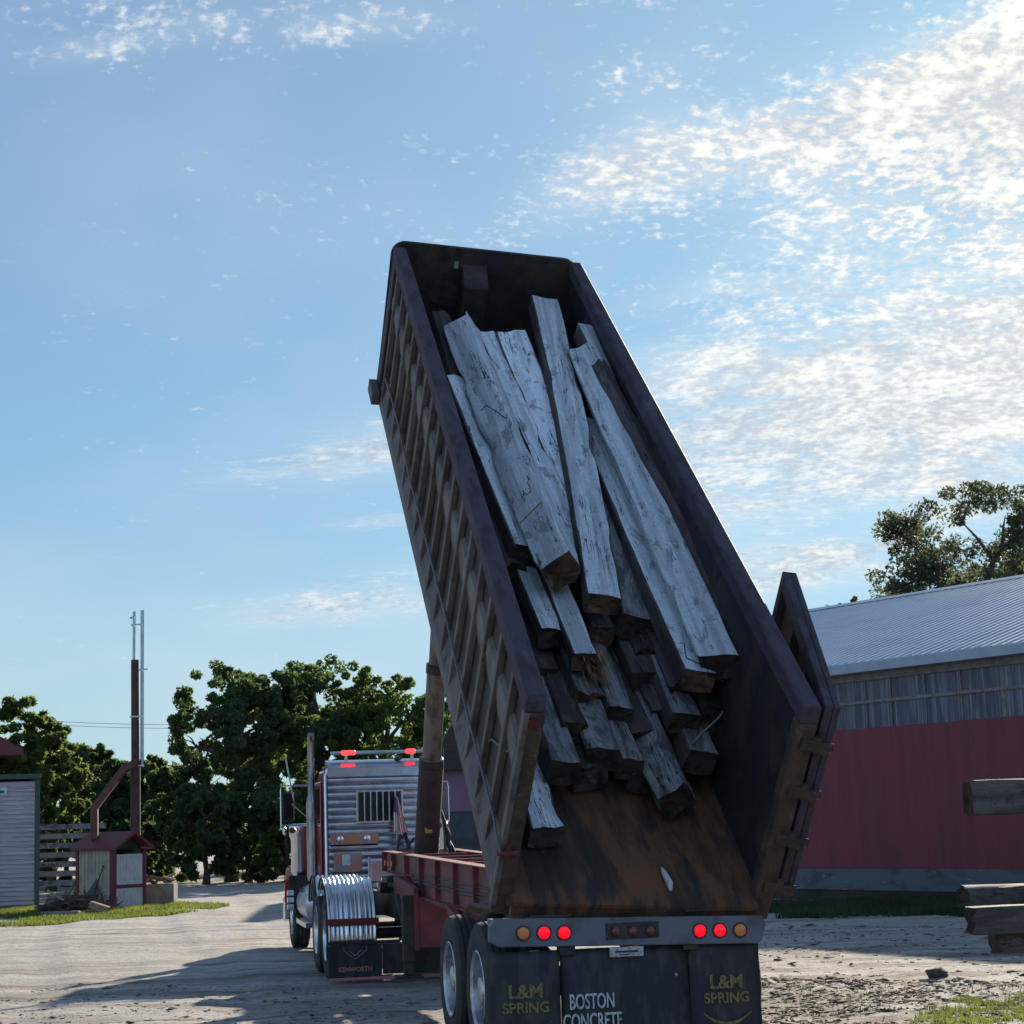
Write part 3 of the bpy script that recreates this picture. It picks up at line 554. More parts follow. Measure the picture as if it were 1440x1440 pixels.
# tall chimney
cb = at(190.5, 1180, Yd + .95); ch = empty('chimney_stack', 'tall thin brown chimney post with two pale pipes above it', 'chimney', (cb.x, cb.y, 0), 0)
zt = lambda y: at(190, y, cb.y).z
mb = MB(); mb.tube([(0, 0, -.1), (0, 0, zt(1070)), (0, 0, zt(1069)), (-.01, 0, zt(928))], [.125, .125, .105, .10], 12); mb.build('post', 'stack_brown', ch, smooth=True)
mb = MB(); mb.tube([(.16, .03, zt(1078)), (.17, .03, zt(858))], .045, 8); mb.build('pipe', 'galv', ch, smooth=True)
mb = MB(); mb.tube([(-.04, .0, zt(932)), (-.03, .0, zt(860))], .036, 8); mb.build('pipe', 'galv', ch, smooth=True)
for y, x0, x1 in ((880, -.08, .2), (870, -.12, 0), (943, .1, .34), (1009, -.12, .22), (1078, -.14, .22)): mb = MB(); mb.box((x0, -.14, zt(y)), (x1, -.10, zt(y) + .035)); mb.box((x0, -.13, zt(y)), (x0 + .04, .06, zt(y) + .034)); mb.build('bracket', 'galv', ch)
# power lines
for k, (ya, lab) in enumerate(((1009, 'upper of two thin power lines crossing the sky left of the stack'), (1014, 'lower of two thin power lines crossing the sky left of the stack'))):
    mb = MB(); pts = []
    for j in range(25):
        t = j / 24; p = at(-200 + t * 900, ya + (t - .33) * 2, 110); p.z -= 1.2 * (1 - (2 * t - 1) ** 2) - .8; pts.append(p)
    mb.tube(pts, .014, 5); tag(mb.build('power_line', 'cable'), lab, 'cable', 'power lines')
for k, (px, lab) in enumerate(((-200, 'wooden utility pole carrying the power lines, beyond the left edge'), (700, 'wooden utility pole carrying the power lines, behind the dump body'))):
    p = at(px, 1008, 110); mb = MB(); mb.tube([(p.x, 110.2, -.2), (p.x, 110.2, p.z + 1.1)], [.16, .11], 8); mb.box((p.x - .9, 110.05, p.z + .55), (p.x + .9, 110.15, p.z + .72)); tag(mb.build('utility_pole', 'bark'), lab, 'utility pole')

# concrete planter with firewood
p = gp(227, 1272); mb = MB(); mb.box((-.36, -.3, 0), (.36, .3, .52)); pl = tag(mb.build('concrete_block', 'block', bevel=.02), 'square concrete planter holding scrap wood right of the furnace shed', 'planter'); pl.location = (p.x, p.y, 0)
r = random.Random(8)
for k in range(9):
    mb = MB(); L = r.uniform(.25, .6); mb.box((-L / 2, -.04, -.03), (L / 2, .04, .03)); o = mb.build('scrap_wood', 'firewood', bevel=.008)
    o.location = (p.x - .3 + r.uniform(-.05, .55), p.y - .25 + r.uniform(0, .4), .56 + r.uniform(0, .12)); o.rotation_euler = (r.uniform(-.3, .3), r.uniform(-.5, .5), r.uniform(0, 3)); tag(o, 'brown scrap of wood heaped on the concrete planter', 'wood scrap', 'wood scraps on the planter')
# brush heap and planks in front of the furnace shed
r = random.Random(18); mb = MB(); p = gp(108, 1283)
for k in range(620):
    t = r.uniform(-1, 1); hgt = .42 * (1 - t * t) * (1 - .3 * r.random()); c = Vector((p.x + t * .85, p.y + r.uniform(-.5, .5), r.uniform(0, hgt))); d = Vector((r.gauss(0, 1), r.gauss(0, .7), r.gauss(0, .35))).normalized() * r.uniform(.1, .4)
    mb.tube([c - d, c, c + d], [.008, r.uniform(.01, .035), .006], 5)
tag(mb.build('brush_heap', 'brush', smooth=True), 'dark heap of brush and sticks on the grass before the furnace shed', 'brush heap', kind='stuff')
for (xa, ya, xb, yb, wd, ht, mm, lab, cat) in ((58, 1291, 112, 1287, .16, .10, 'batten', 'pale plank lying on the grass before the brush heap', 'plank'), (127, 1272, 152, 1280, .20, .16, 'firewood', 'split log with orange wood at the right end of the brush heap', 'log'),
                                              (120, 1284, 150, 1285, .12, .1, 'firewood', 'short brown log lying under the split log', 'log'), (66, 1252, 90, 1266, .05, .05, 'batten', 'forked grey branch poking up from the brush heap', 'branch')):
    g_ = gp(108, 1287); a_ = at(xa, ya, g_.y); b_ = at(xb, yb, g_.y - .1); a_.z = max(a_.z, ht / 2); b_.z = max(b_.z, ht / 2); mb = MB(); mb.bar(a_, b_, wd, ht); tag(mb.build(cat, mm, bevel=.02), lab, cat)
q = fb + FM @ Vector((.55, -.32, 0)); mb = MB(); mb.tube([Vector((q.x, q.y, 0)), fb + FM @ Vector((.34, -.02, 1.05))], .018, 6); tag(mb.build('pole', 'stack_brown'), 'thin dark pole leaning on the cream side of the furnace shed', 'pole')
mb = MB(); mb.T = Matrix.Translation(fb) @ FM; mb.add([(.95, -.35, .02), (.45, -.34, .02), (.62, -.03, .72), (.55, -.03, .7), (.95, -.32, .02), (.45, -.31, .02)], [(0, 1, 3, 2), (4, 5, 3, 2), (0, 1, 5, 4), (1, 5, 3), (0, 4, 2)]); tag(mb.build('scrap_sheet', 'slate_wall'), 'dark triangular scrap sheet leaning on the furnace shed', 'sheet')
# lumber piled between the sheds
p = gp(55, 1262); r = random.Random(2)
for k in range(7):
    z = .34 + k * .27; mb = MB(); mb.box((0, 0, 0), (2.6, .3, .16)); o = mb.build('timber_beam', 'batten' if k % 2 else 'grey_timber', bevel=.015); o.location = (p.x - .5 + r.uniform(-.1, .1), 57, z)
    tag(o, ['lowest', 'second lowest', 'third lowest', 'middle', 'third highest', 'second highest', 'topmost'][k] + ' grey timber in the pile between the two left sheds', 'timber', 'timbers piled between the sheds')
for k in range(7):
    for xx in (.2, 2.0):
        mb = MB(); mb.box((0, -.02, 0), (.12, .34, .105 if k else .335)); o = mb.build('spacer_block', 'stack_brown'); o.location = (p.x - .5 + xx, 57, .335 + (k - 1) * .27 + .166 if k else 0); tag(o, 'small dark spacer block between the stacked grey timbers', 'spacer', 'spacers in the lumber pile')

# ------------------------------------------------------------------ dump trailer
TY = .205; TR = Vector((.905 - .147, 14.87 - .03, 0))
tr = empty('dump_trailer', 'dump trailer with raised rusty ribbed body and four lit red tail lights', 'trailer', TR, TY)
TM = Matrix.Translation(TR) @ Matrix.Rotation(TY, 4, 'Z'); TI = TM.inverted()
# raised body frame: x across, y along the floor, z up from the floor
yaw, th, ph = .17472, .63688, .0733; BO = Vector((.834, 14.823, 1.213)); BL, BH, BW = 9.44, 1.75, 1.10
d_ = Vector((-math.sin(yaw), math.cos(yaw), 0)); r_ = Vector((math.cos(yaw), math.sin(yaw), 0)); u_ = Vector((0, 0, 1))
fl = d_ * math.cos(th) + u_ * math.sin(th); po0 = -d_ * math.sin(th) + u_ * math.cos(th)
po = po0 * math.cos(ph) + r_ * math.sin(ph); lt = r_ * math.cos(ph) - po0 * math.sin(ph)
BM = Matrix((lt, fl, po)).transposed().to_4x4(); BM.translation = BO; BI = BM.inverted()
def inbody(px, py, w_):
    """point at height w_ over the floor seen at that place of the photograph"""
    c = BI @ Vector((0, 0, EYE)); d = BI.to_3x3() @ px_dir(px, py); return c + d * ((w_ - c.z) / d.z)
def zt_(y): return 1.36 + (1.475 - 1.36) * y / 10.2     # top of chassis
for s_ in (-1, 1):
    mb = MB(); x = s_ * .41
    YS = .62
    web = [(YS, zt_(0) - .01), (10.2, zt_(10.2) - .01), (10.2, zt_(10.2) - .25), (8.3, zt_(8.3) - .25), (7.6, zt_(7.6) - .44), (YS, zt_(0) - .44)]
    mb.prism(web, 0, x - .008, x + .008)
    mb.prism([(YS, zt_(0) - .012), (10.2, zt_(10.2) - .012), (10.2, zt_(10.2)), (YS, zt_(0))], 0, x - .07, x + .07)
    bt = [(p[0], p[1]) for p in web[2:]]
    for a_, b_ in zip(bt[:-1], bt[1:]): mb.prism([a_, (a_[0], a_[1] - .014), (b_[0], b_[1] - .014), b_], 0, x - .07, x + .07)
    for k in range(8): y = 1.6 + k * 1.12; mb.box((x - .06, y, zt_(y) - (.235 if y > 8 else .43)), (x + .06, y + .012, zt_(y) - .014))
    mb.build('frame_rail', 'frame_red', tr)
for k in range(8):
    y = 1.65 + k * 1.15; mb = MB(); mb.box((-.40, y, zt_(y) - .15), (.40, y + .09, zt_(y) - .014)); mb.build('cross_member', 'frame_red', tr)
mb = MB(); mb.box((-.48, 10.2, 1.21), (.48, 10.215, 1.47)); mb.box((-.45, 7.9, 1.205), (.45, 10.2, 1.219)); mb.build('front_plate', 'frame_red', tr)
# bumper apron
RT = Matrix.Translation((0, 0, .95)) @ Matrix.Rotation(R(1.6), 4, 'Y') @ Matrix.Translation((0, 0, -.95))
mb = MB(); mb.T = RT; mb.prism([(-1.07, 1.00), (-1.03, 1.06), (1.04, 1.06), (1.07, 1.00), (1.04, .87), (1.00, .85), (-1.00, .85), (-1.07, .89)], 1, -.12, -.04)
mb.box((-1.02, -.04, 1.0), (1.02, .25, 1.045)); mb.box((-.46, .05, .86), (-.36, .62, 1.0)); mb.box((.36, .05, .86), (.46, .62, 1.0)); mb.build('bumper', 'bumper_grey', tr, bevel=.008)
def lamp(parent, name, x, z, rad, m_, y=-.12, rim='black_steel'):
    z -= x * .028
    mb = MB(); mb.tube([(x, y + .01, z), (x, y - .012, z)], rad * 1.22, 22); o = mb.build(name, rim, parent, smooth=True, bevel=.003)
    mb = MB(); mb.tube([(x, y - .010, z), (x, y - .020, z), (x, y - .026, z)], [rad, rad * .93, rad * .6], 22); mb.build('lens', m_, o, smooth=True)
    return o
def lx(px): # px on bumper face -> local x
    d = TI.to_3x3() @ px_dir(px, 1310); c = TI @ Vector((0, 0, EYE)); return (c + d * ((-.13 - c.y) / d.y)).x
for px, m_ in ((736, 'lamp_amber'), (765, 'lamp_red'), (793.5, 'lamp_red'), (984.5, 'lamp_red'), (1012.5, 'lamp_red'), (1041, 'lamp_amber')): lamp(tr, 'tail_light', lx(px), .952, .047, m_)
mb = MB(); mb.box((lx(852), -.128, .90), (lx(927), -.118, 1.02)); cpn = mb.build('light_panel', 'black_steel', tr, bevel=.004)
for px in (866, 890, 915): lamp(tr, 'marker_light', lx(px), .955, .034, 'lamp_dull', -.126)
mb = MB(); mb.box((lx(857), -.110, .77), (lx(905), -.104, .842)); lp = mb.build('license_plate', 'plate', tr, bevel=.003)
mb = MB(); mb.box((lx(865), -.112, .80), (lx(897), -.1095, .815)); mb.box((lx(870), -.112, .782), (lx(885), -.1095, .79)); mb.build('plate_print', 'rubber', lp)
# mud flaps
def flap(x0, x1, y, z0=.10):
    mb = MB(); n = 8; top = .84
    for i in range(n): pass
    vs = []; 
    for j in range(9):
        for i in range(n + 1):
            xx = x0 + (x1 - x0) * i / n; zz = top + (z0 - top) * j / 8; vs.append((xx, y + .012 * math.sin(i * 1.9 + j * .35) * j / 8, zz))
    mb.add(vs, [(j * (n + 1) + i, j * (n + 1) + i + 1, (j + 1) * (n + 1) + i + 1, (j + 1) * (n + 1) + i) for j in range(8) for i in range(n)])
    o = mb.build('mud_flap', 'flap_rubber', tr, smooth=True); m_ = o.modifiers.new('thick', 'SOLIDIFY'); m_.thickness = .012; m_.offset = 0; return o
fa, fb2, fc = flap(lx(689), lx(787), -.075), flap(lx(970), lx(1068), -.075), flap(lx(789), lx(969), -.055, .16)
for f_, pc in ((fa, 738), (fb2, 1020)):
    xc = lx(pc)
    text('L&M', .135, 'gold_print', f_, (xc, -.092, .505), sx=1.05, bold=.004); text('SPRING', .105, 'gold_print', f_, (xc, -.092, .398), sx=1.02, bold=.003)
    mb = MB(); pts = [(xc + .19 * t, -.092, .33 - .075 * (1 - t * t)) for t in [k / 8 - 1 for k in range(17)]]; pts2 = [(xc + .19 * t, -.092, .33 - .095 * (1 - t * t) - .008) for t in [k / 8 - 1 for k in range(17)]]
    mb.add(pts + pts2, [(k, k + 1, 18 + k, 17 + k) for k in range(16)]); o = mb.build('print_swoosh', 'gold_print', f_)
xc = lx(831); text('BOSTON', .155, 'white_print', fc, (xc, -.086, .405), sx=.56, bold=.0022); text('CONCRETE', .155, 'white_print', fc, (xc, -.086, .262), sx=.56, bold=.0022)
mb = MB(); mb.tube([(lx(949), -.093, .62), (lx(951), -.10, .62)], .012, 8); mb.build('bolt', 'plate', fb2)
# wheels
def tyre_profile(w_, ro=.52, ri=.30):
    h = w_ / 2; p = [(-h * .80, ri), (-h * .98, ri + .06), (-h, ri + .13), (-h * .93, ro - .045), (-h * .80, ro - .012)]
    for c_ in (-.42, 0, .42): p += [((c_ - .07) * h * 1.0, ro), ((c_ - .055) * h, ro - .016), ((c_ + .055) * h, ro - .016), ((c_ + .07) * h, ro)]
    p += [(h * .80, ro - .012), (h * .93, ro - .045), (h, ri + .13), (h * .98, ri + .06), (h * .80, ri)]; return p
def wheel(parent, x, y, side, rim='aluminium', w_=.265, dish=True, ro=.52):
    mb = MB(); mb.lathe(tyre_profile(w_, ro), 44, (x, y, ro), closed=False); t = mb.build('wheel', 'rubber', parent, smooth=True)
    mb = MB(); h = w_ / 2 * side
    if dish: pf = [(h * .80, .30), (h * .92, .308), (h * .95, .298), (h * .80, .275), (-h * .2, .262), (-h * .45, .22), (-h * .45, .14), (h * .1, .13), (h * .75, .105), (h * .82, .06), (h * .82, .0)]
    else: pf = [(h * .80, .30), (h * .92, .308), (h * .9, .29), (h * .3, .27), (h * .45, .20), (h * .5, .11), (h * .9, .09), (h * .95, .0)]
    mb.lathe(pf, 36, (x, y, ro)); mb.build('rim', rim, t, smooth=True)
    return t
for y in (.50, 1.78):
    for s_ in (-1, 1):
        wheel(tr, s_ * .952, y, s_, w_=.235); wheel(tr, s_ * .69, y, -s_, 'black_steel', dish=False, w_=.235)
    mb = MB(); mb.tube([(-.93, y, .52), (.93, y, .52)], .065, 12); mb.build('axle', 'black_steel', tr, smooth=True)
    for s_ in (-1, 1): mb = MB(); mb.prism([(y - .5, .80), (y, .70), (y + .5, .80), (y + .5, .84), (y, .76), (y - .5, .84)], 0, s_ * .48 - .05, s_ * .48 + .05); mb.box((s_ * .48 - .06, y - .6, .80), (s_ * .48 + .06, y - .5, .96)); mb.box((s_ * .48 - .06, y + .5, .80), (s_ * .48 + .06, y + .6, .96)); mb.build('leaf_spring', 'black_steel', tr)
for s_ in (-1, 1): mb = MB(); mb.prism([(-.1, 1.10), (2.5, 1.10), (2.75, 1.02), (2.75, 1.0), (2.5, 1.08), (-.1, 1.08)], 0, s_ * .60 - .16, s_ * .60 + .16); mb.build('fender', 'black_steel', tr)
# landing gear and underframe boxes
for s_ in (-1, 1):
    mb = MB(); mb.box((s_ * .62 - .06, 7.05, .30), (s_ * .62 + .06, 7.19, 1.02)); mb.box((s_ * .62 - .05, 7.06, .16), (s_ * .62 + .05, 7.18, .32)); mb.box((s_ * .62 - .15, 7.0, .13), (s_ * .62 + .15, 7.25, .16)); mb.bar((s_ * .62, 7.1, .45), (s_ * .62, 7.9, 1.0), .05, .05); mb.build('landing_leg', 'black_steel', tr, bevel=.008)
mb = MB(); mb.prism([(7.3, 1.12), (8.6, 1.20), (8.6, .95), (7.3, .42), (7.05, .42), (7.05, 1.10)], 0, -.56, -.50); mb.prism([(7.3, 1.12), (8.6, 1.20), (8.6, .95), (7.3, .42), (7.05, .42), (7.05, 1.10)], 0, .50, .56); mb.box((-.5, 7.06, .45), (.5, 7.10, 1.0)); mb.build('gear_bracket', 'frame_red', tr, bevel=.006)
for y in (3.3, 3.9): mb = MB(); mb.tube([(-.35, y, .78), (.35, y, .78)], .13, 14); mb.build('air_tank', 'black_steel', tr, smooth=True)
mb = MB(); mb.bar((-.42, 4.4, .92), (-.42, 7.0, .98), .04, .05); mb.bar((-.62, 2.2, .62), (-.5, 5.0, .95), .06, .07); mb.build('brace', 'frame_red', tr)
# hoist
hb0 = TM @ Vector((-.03, 9.45, 1.40)); ht_ = BM @ Vector((-.27, BL + .12, 1.25)); ax = (ht_ - hb0); HLn = ax.length; ax.normalize()
hoist = MB(); hoist.tube([TI @ hb0, TI @ (hb0 + ax * 1.28)], .145, 24); ho = hoist.build('hoist_cylinder', 'cyl_steel', tr, smooth=True, bevel=.01)
for a_, b_, rd in ((1.2, 2.45, .118), (2.4, 4.1, .10), (4.0, HLn, .082)):
    mb = MB(); mb.tube([TI @ (hb0 + ax * a_), TI @ (hb0 + ax * b_)], rd, 22); mb.build('stage', 'cyl_steel', ho, smooth=True)
for a_, rd in ((1.22, .155), (2.42, .13), (4.05, .112)): mb = MB(); mb.tube([TI @ (hb0 + ax * (a_ - .06)), TI @ (hb0 + ax * (a_ + .05))], rd, 22); mb.build('collar', 'black_steel', ho, smooth=True)
mb = MB(); mb.tube([TI @ (hb0 + ax * .02), TI @ (hb0 + ax * 1.16)], .152, 20); mb.build('sleeve', 'stack_brown', ho, smooth=True)
q = TI @ (hb0 + ax * .36); mb = MB(); mb.box((q.x - .06, q.y - .158, q.z - .05), (q.x + .03, q.y - .150, q.z + .05)); mb.build('sticker', 'sticker', ho)
mb = MB(); mb.box((-.42, 9.28, 1.30), (.42, 9.38, 1.44)); mb.box((-.42, 9.55, 1.30), (.42, 9.65, 1.44)); mb.build('hoist_cradle', 'black_steel', tr)
def wob(p0, p1, sag, n=10, sd=0): return [Vector(p0).lerp(Vector(p1), k / n) + Vector((math.sin(k * 1.1 + sd) * .010, 0, -sag * (1 - (2 * k / n - 1) ** 2))) for k in range(n + 1)]
for (p0, p1, sg, rd) in (((.20, 9.4, 1.42), (.16, 9.45, 2.85), 0, .016), ((.30, 9.3, 1.42), (.14, 9.4, 2.05), .06, .02), ((.14, 9.4, 2.05), (.22, 9.5, 2.75), 0, .02), ((.25, 9.3, 1.42), (.21, 9.3, 1.75), 0, .03)):
    mb = MB(); mb.tube(wob(p0, p1, sg), rd, 7); mb.build('hydraulic_hose', 'hose' if rd > .018 else 'cable', tr, smooth=True)

for x_, z_, rd in ((-.43, -.20, .012), (-.435, -.26, .010), (-.43, -.30, .014)):
    mb = MB(); mb.tube([(x_, 1.0 + k * .75, zt_(1.0 + k * .75) + z_ - .012 * (k % 2)) for k in range(10)], rd, 6); mb.build('air_line', 'hose', tr, smooth=True)
for y_ in (9.9, 9.6, 9.3): mb = MB(); mb.box((-.482, y_, 1.30), (-.478, y_ + .1, 1.36)); mb.build('reflector', 'lamp_amber', tr)
# ---- body
body = MB(); body.box((-1.0, -.12, -.03), (1.0, BL - .06, 0)); bd = body.build('dump_body', 'rust_floor', tr); bd.matrix_local = TI @ BM
mb = MB()
for x in (-.42, .42): mb.box((x - .06, .3, -.20), (x + .06, BL - .4, -.032))
for k in range(17): mb.box((-.98, .3 + k * .55, -.12), (.98, .36 + k * .55, -.033))
mb.build('floor_beam', 'body_steel', bd)
for s_ in (-1, 1):
    a_, b_ = sorted((s_ * 1.0, s_ * 1.042))
    mb = MB(); mb.cur = 0; mb.box((a_, 0, .0), (b_, BL - .05, BH - .02)); mb.build('side_wall', 'side_steel' if s_ < 0 else 'body_steel', bd)  # left skin colour darkened to put shade into the recesses between stakes
    if s_ < 0 or 1:
        a2, b2 = sorted((s_ * .996, s_ * .9995)); mb = MB(); mb.box((a2, .1, .001), (b2, BL - .062, BH - .12)); mb.build('side_lining', 'inner_steel', bd)
    pv = lambda pts: [(s_ * x, z) for x, z in pts]
    mb = MB(); mb.prism(pv([(1.043, -.03), (1.10, -.03), (1.10, .09), (1.076, .16), (1.043, .34)]), 1, 0, BL); mb.build('bottom_rail', 'body_steel', bd)
    mb = MB(); mb.prism(pv([(1.043, .93), (1.076, 1.12), (1.076, 1.24), (1.043, 1.27)]), 1, .1, BL - .1); mb.build('middle_rail', 'stake_steel', bd)
    mb = MB(); mb.prism(pv([(.955, BH - .15), (1.105, BH - .15), (1.105, BH - .01), (1.08, BH + .01), (.975, BH + .01), (.955, BH - .01)]), 1, -.01, BL - .03); mb.build('top_rail', 'rail_steel', bd, bevel=.012)
    for k in range(16):
        y = .50 + k * .555; mb = MB(); a3, b3 = sorted((s_ * 1.043, s_ * 1.102)); mb.prism([(y, .0), (y + .07, .0), (y + .07, BH - .152), (y, BH - .152)], 0, a3, b3); mb.build('stake', 'stake_steel', bd, bevel=.008)
    mb = MB(); a4, b4 = sorted((s_ * .945, s_ * 1.098)); mb.box((a4, -.02, -.19), (b4, .11, BH - .152)); pst = mb.build('rear_post', 'post_rust', bd, bevel=.014)
    a5, b5 = sorted((s_ * 1.06, s_ * 1.103)); mb = MB()
    if s_ < 0: mb.box((a5, -.028, -.1), (b5, .06, BH - .153)); mb.build('post_edge', 'stake_steel', pst, bevel=.006)
    if s_ < 0:
        mb = MB(); mb.tube([(-1.03, -.02, 1.53), (-1.03, -.035, 1.53)], .036, 16); mb.build('marker_light', 'lamp_dull', pst, smooth=True)
        mb = MB(); mb.box((-1.02, -.026, 1.16), (-1.0, -.0205, 1.33)); mb.build('slot', 'black_steel', pst) if False else None
        mb = MB(); mb.tube([(-1.13, -.05, .40), (-1.05, -.06, .40), (-.97, -.05, .41)], .02, 8); mb.box((-1.07, -.055, .34), (-1.03, -.021, .47)); mb.build('latch', 'trim_red', bd)
mb = MB(); mb.box((-1.20, BL - .5, -.02), (-1.105, BL - .08, .13)); mb.build('bracket', 'body_steel', bd, bevel=.01)
mb = MB(); mb.tube([(-1.12, -.1, .44)] + [(-1.12 - .008 * math.sin(k), .3 + k * .7, .49 + .012 * math.sin(k * 2.1)) for k in range(12)] + [(-1.12, 8.6, .46)], .011, 6); mb.build('air_line', 'cable', bd)
mb = MB(); mb.tube([(-1.06, .1, 1.35), (-1.05, .46, .95), (-1.06, 1.0, .7), (-1.05, 1.4, .25)], .010, 6); mb.build('air_line', 'cable', bd)
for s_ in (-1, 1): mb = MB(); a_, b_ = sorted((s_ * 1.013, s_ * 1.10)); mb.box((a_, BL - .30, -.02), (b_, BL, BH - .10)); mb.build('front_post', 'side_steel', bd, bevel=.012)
# front wall with rounded upper corners
rad = .26; pf = [(-1.09, -.03), (1.09, -.03)] + [(1.135 - rad + rad * math.cos(R(a_)), BH + .04 - rad + rad * math.sin(R(a_))) for a_ in range(0, 91, 15)] + [(-1.12 + rad * .6 - rad * .6 * math.sin(R(a_)), BH + .07 - rad * .6 + rad * .6 * math.cos(R(a_))) for a_ in range(0, 91, 15)]
mb = MB(); mb.prism(pf, 1, BL - .06, BL); mb.build('front_wall', 'inner_steel', bd)
for s_ in (): mb = MB(); mb.prism([(s_ * .955, .75 * BH), (s_ * .996, .75 * BH), (s_ * .996, BH - .16), (s_ * .8, BH - .02), (s_ * .76, BH - .02)], 1, BL - .10, BL - .062); mb.build('corner_gusset', 'rail_steel', bd)
mb = MB(); mb.prism([(BL - .062, 0), (BL - .062, BH - .12), (BL - .18, BH - .20), (BL - .36, BH - .30), (BL - .36, 0)], 0, -.29, 0.0); mb.build('cylinder_housing', 'inner_steel', bd, bevel=.015)
mb = MB(); mb.box((-.385, BL - .07, BH - .18), (-.34, BL - .064, BH - .10)); mb.build('bracket', 'galv', bd)
mb = MB(); mb.box((-.944, -.10, -.15), (.944, -.02, -.032)); mb.build('rear_sill', 'rust_floor', bd, bevel=.01)
mb = MB(); mb.tube([(.30, .06, .006), (.31, .14, .012), (.285, .26, .03), (.29, .33, .01)], [.012, .028, .022, .008], 8); wr = mb.build('rag', 'white_print', smooth=True); wr.matrix_world = BM.copy(); tag(wr, 'small white rag lying on the rusty floor at the body mouth', 'rag')
# tailgate, swung right round and lying along the right side
G = BM @ Matrix.Translation((1.135, .02, 0)) @ Matrix.Rotation(-R(7.5), 4, 'Z')
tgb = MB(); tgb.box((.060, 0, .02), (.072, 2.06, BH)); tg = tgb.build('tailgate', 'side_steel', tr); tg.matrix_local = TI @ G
mb = MB()
for a_, b_ in (((.0, 0, .0), (.12, .11, BH)), ((.0, 1.96, .0), (.12, 2.08, BH)), ((.0, .112, BH - .13), (.12, 1.958, BH)), ((.0, .112, .0), (.12, 1.958, .13))): mb.box(a_, b_)
mb.build('gate_frame', 'rail_steel', tg, bevel=.01)
for y in (.68, 1.30): mb = MB(); mb.prism([(.0, y + .03), (.058, y - .05), (.058, y + .15), (.0, y + .07)], 2, .131, BH - .131); mb.build('stiffener', 'side_steel', tg)
for z in (.12, .56, 1.0, 1.42):
    mb = MB(); mb.tube([(-.01, -.045, z - .05), (-.01, -.045, z + .07)], .032, 12); mb.box((-.13, -.075, z - .035), (-.005, -.035, z + .055)); mb.box((-.01, -.07, z - .02), (.125, -.03, z + .03)); mb.bar((-.16, -.04, z + .06), (.09, -.075, z - .045), .03, .05)
    mb.build('hinge', 'post_rust', tg, bevel=.006)
mb = MB(); mb.box((-.075, -.01, .0), (-.02, .09, BH - .05)); mb.build('hinge_post', 'post_rust', tg, bevel=.008)

# ------------------------------------------------------------------ timbers in the dump body
TG = 'old square timbers loaded in the raised dump body'
def beam_obj(mat_w, L, w_, t_, mside, mend, seed, label, rough=1., cat='timber', name='timber_beam', group=TG, skew=(0, 0), chamf=.012, splinter=False, mtop=None):
    r = random.Random(seed); n = max(6, int(L / .16)); ring = []
    hw, hh = w_ / 2, t_ / 2; c = chamf
    base = []
    for (sx_, sy_) in ((1, 1), (-1, 1), (-1, -1), (1, -1)):
        if sx_ * sy_ > 0: base += [(sx_ * hw, sy_ * (hh - c)), (sx_ * (hw - c), sy_ * hh)]
        else: base += [(sx_ * (hw - c), sy_ * hh), (sx_ * hw, sy_ * (hh - c))]
    b2 = []
    for i in range(8):
        p, q = base[i], base[(i + 1) % 8]; b2.append(p)
        if i % 2 == 1:
            for f_ in (.33, .66): b2.append((p[0] + (q[0] - p[0]) * f_, p[1] + (q[1] - p[1]) * f_))
    k = len(b2); vs = []; bow = r.uniform(-.025, .025) * L / 5; bz = r.uniform(-.012, .012)
    for j in range(n + 1):
        y = L * j / n; t = j / n; bx = bow * 4 * t * (1 - t); bzz = bz * 4 * t * (1 - t)
        for x, z in b2:
            corner = abs(x) > hw * .8 and abs(z) > hh * .8
            nn = noise.noise(Vector((x * 7, y * 2.2, z * 7 + seed * 3))) * .009 * rough
            if corner: ch_ = max(0, noise.noise(Vector((x * 9 + seed, y * 1.6, z * 9))) - .12) * .085 * rough; nn -= ch_
            lr = math.hypot(x, z); yy = y
            if j == 0: yy += skew[0] * x + skew[1] * z + (r.uniform(-.02, .02) if not splinter else r.uniform(-.10, .05)) * rough
            if j == n: yy += r.uniform(-.03, .03) * rough
            vs.append((x * (1 + nn / lr) + bx, yy, z * (1 + nn / lr) + bzz))
    fs = [(j * k + i, j * k + (i + 1) % k, (j + 1) * k + (i + 1) % k, (j + 1) * k + i) for j in range(n) for i in range(k)]
    mb = MB(); mb.add(vs, fs)
    for q in range(len(fs)):
        i = q % k; p1, p2 = b2[i], b2[(i + 1) % k]; mx_, mz_ = (p1[0] + p2[0]) / 2, (p1[1] + p2[1]) / 2
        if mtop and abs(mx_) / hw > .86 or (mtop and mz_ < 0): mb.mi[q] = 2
    mb.cur = 1
    # end caps with a sunk rough centre
    for j, sg in ((0, 1), (n, -1)):
        ringv = vs[j * k:(j + 1) * k]; cx = [sum(v[i] for v in ringv) / k for i in range(3)]
        inner = [((v[0] - cx[0]) * .55 + cx[0], cx[1] + skew[0] * (v[0] - cx[0]) * .55 * (j == 0) + sg * r.uniform(.0, .02) * rough, (v[2] - cx[2]) * .55 + cx[2]) for v in ringv]
        mb.add(ringv + inner + [tuple(cx)], [(i, (i + 1) % k, k + (i + 1) % k, k + i) for i in range(k)] + [(k + i, k + (i + 1) % k, 2 * k) for i in range(k)])
    o = mb.build(name, [mside, mend, mtop or mside]); me = o.data
    bm = bmesh.new(); bm.from_mesh(me); bmesh.ops.remove_doubles(bm, verts=bm.verts, dist=1e-5); bmesh.ops.recalc_face_normals(bm, faces=bm.faces); bm.to_mesh(me); bm.free()
    me.polygons.foreach_set('use_smooth', [True] * len(me.polygons)); me.set_sharp_from_angle(angle=R(28))
    o.matrix_world = mat_w; return tag(o, label, cat, group)
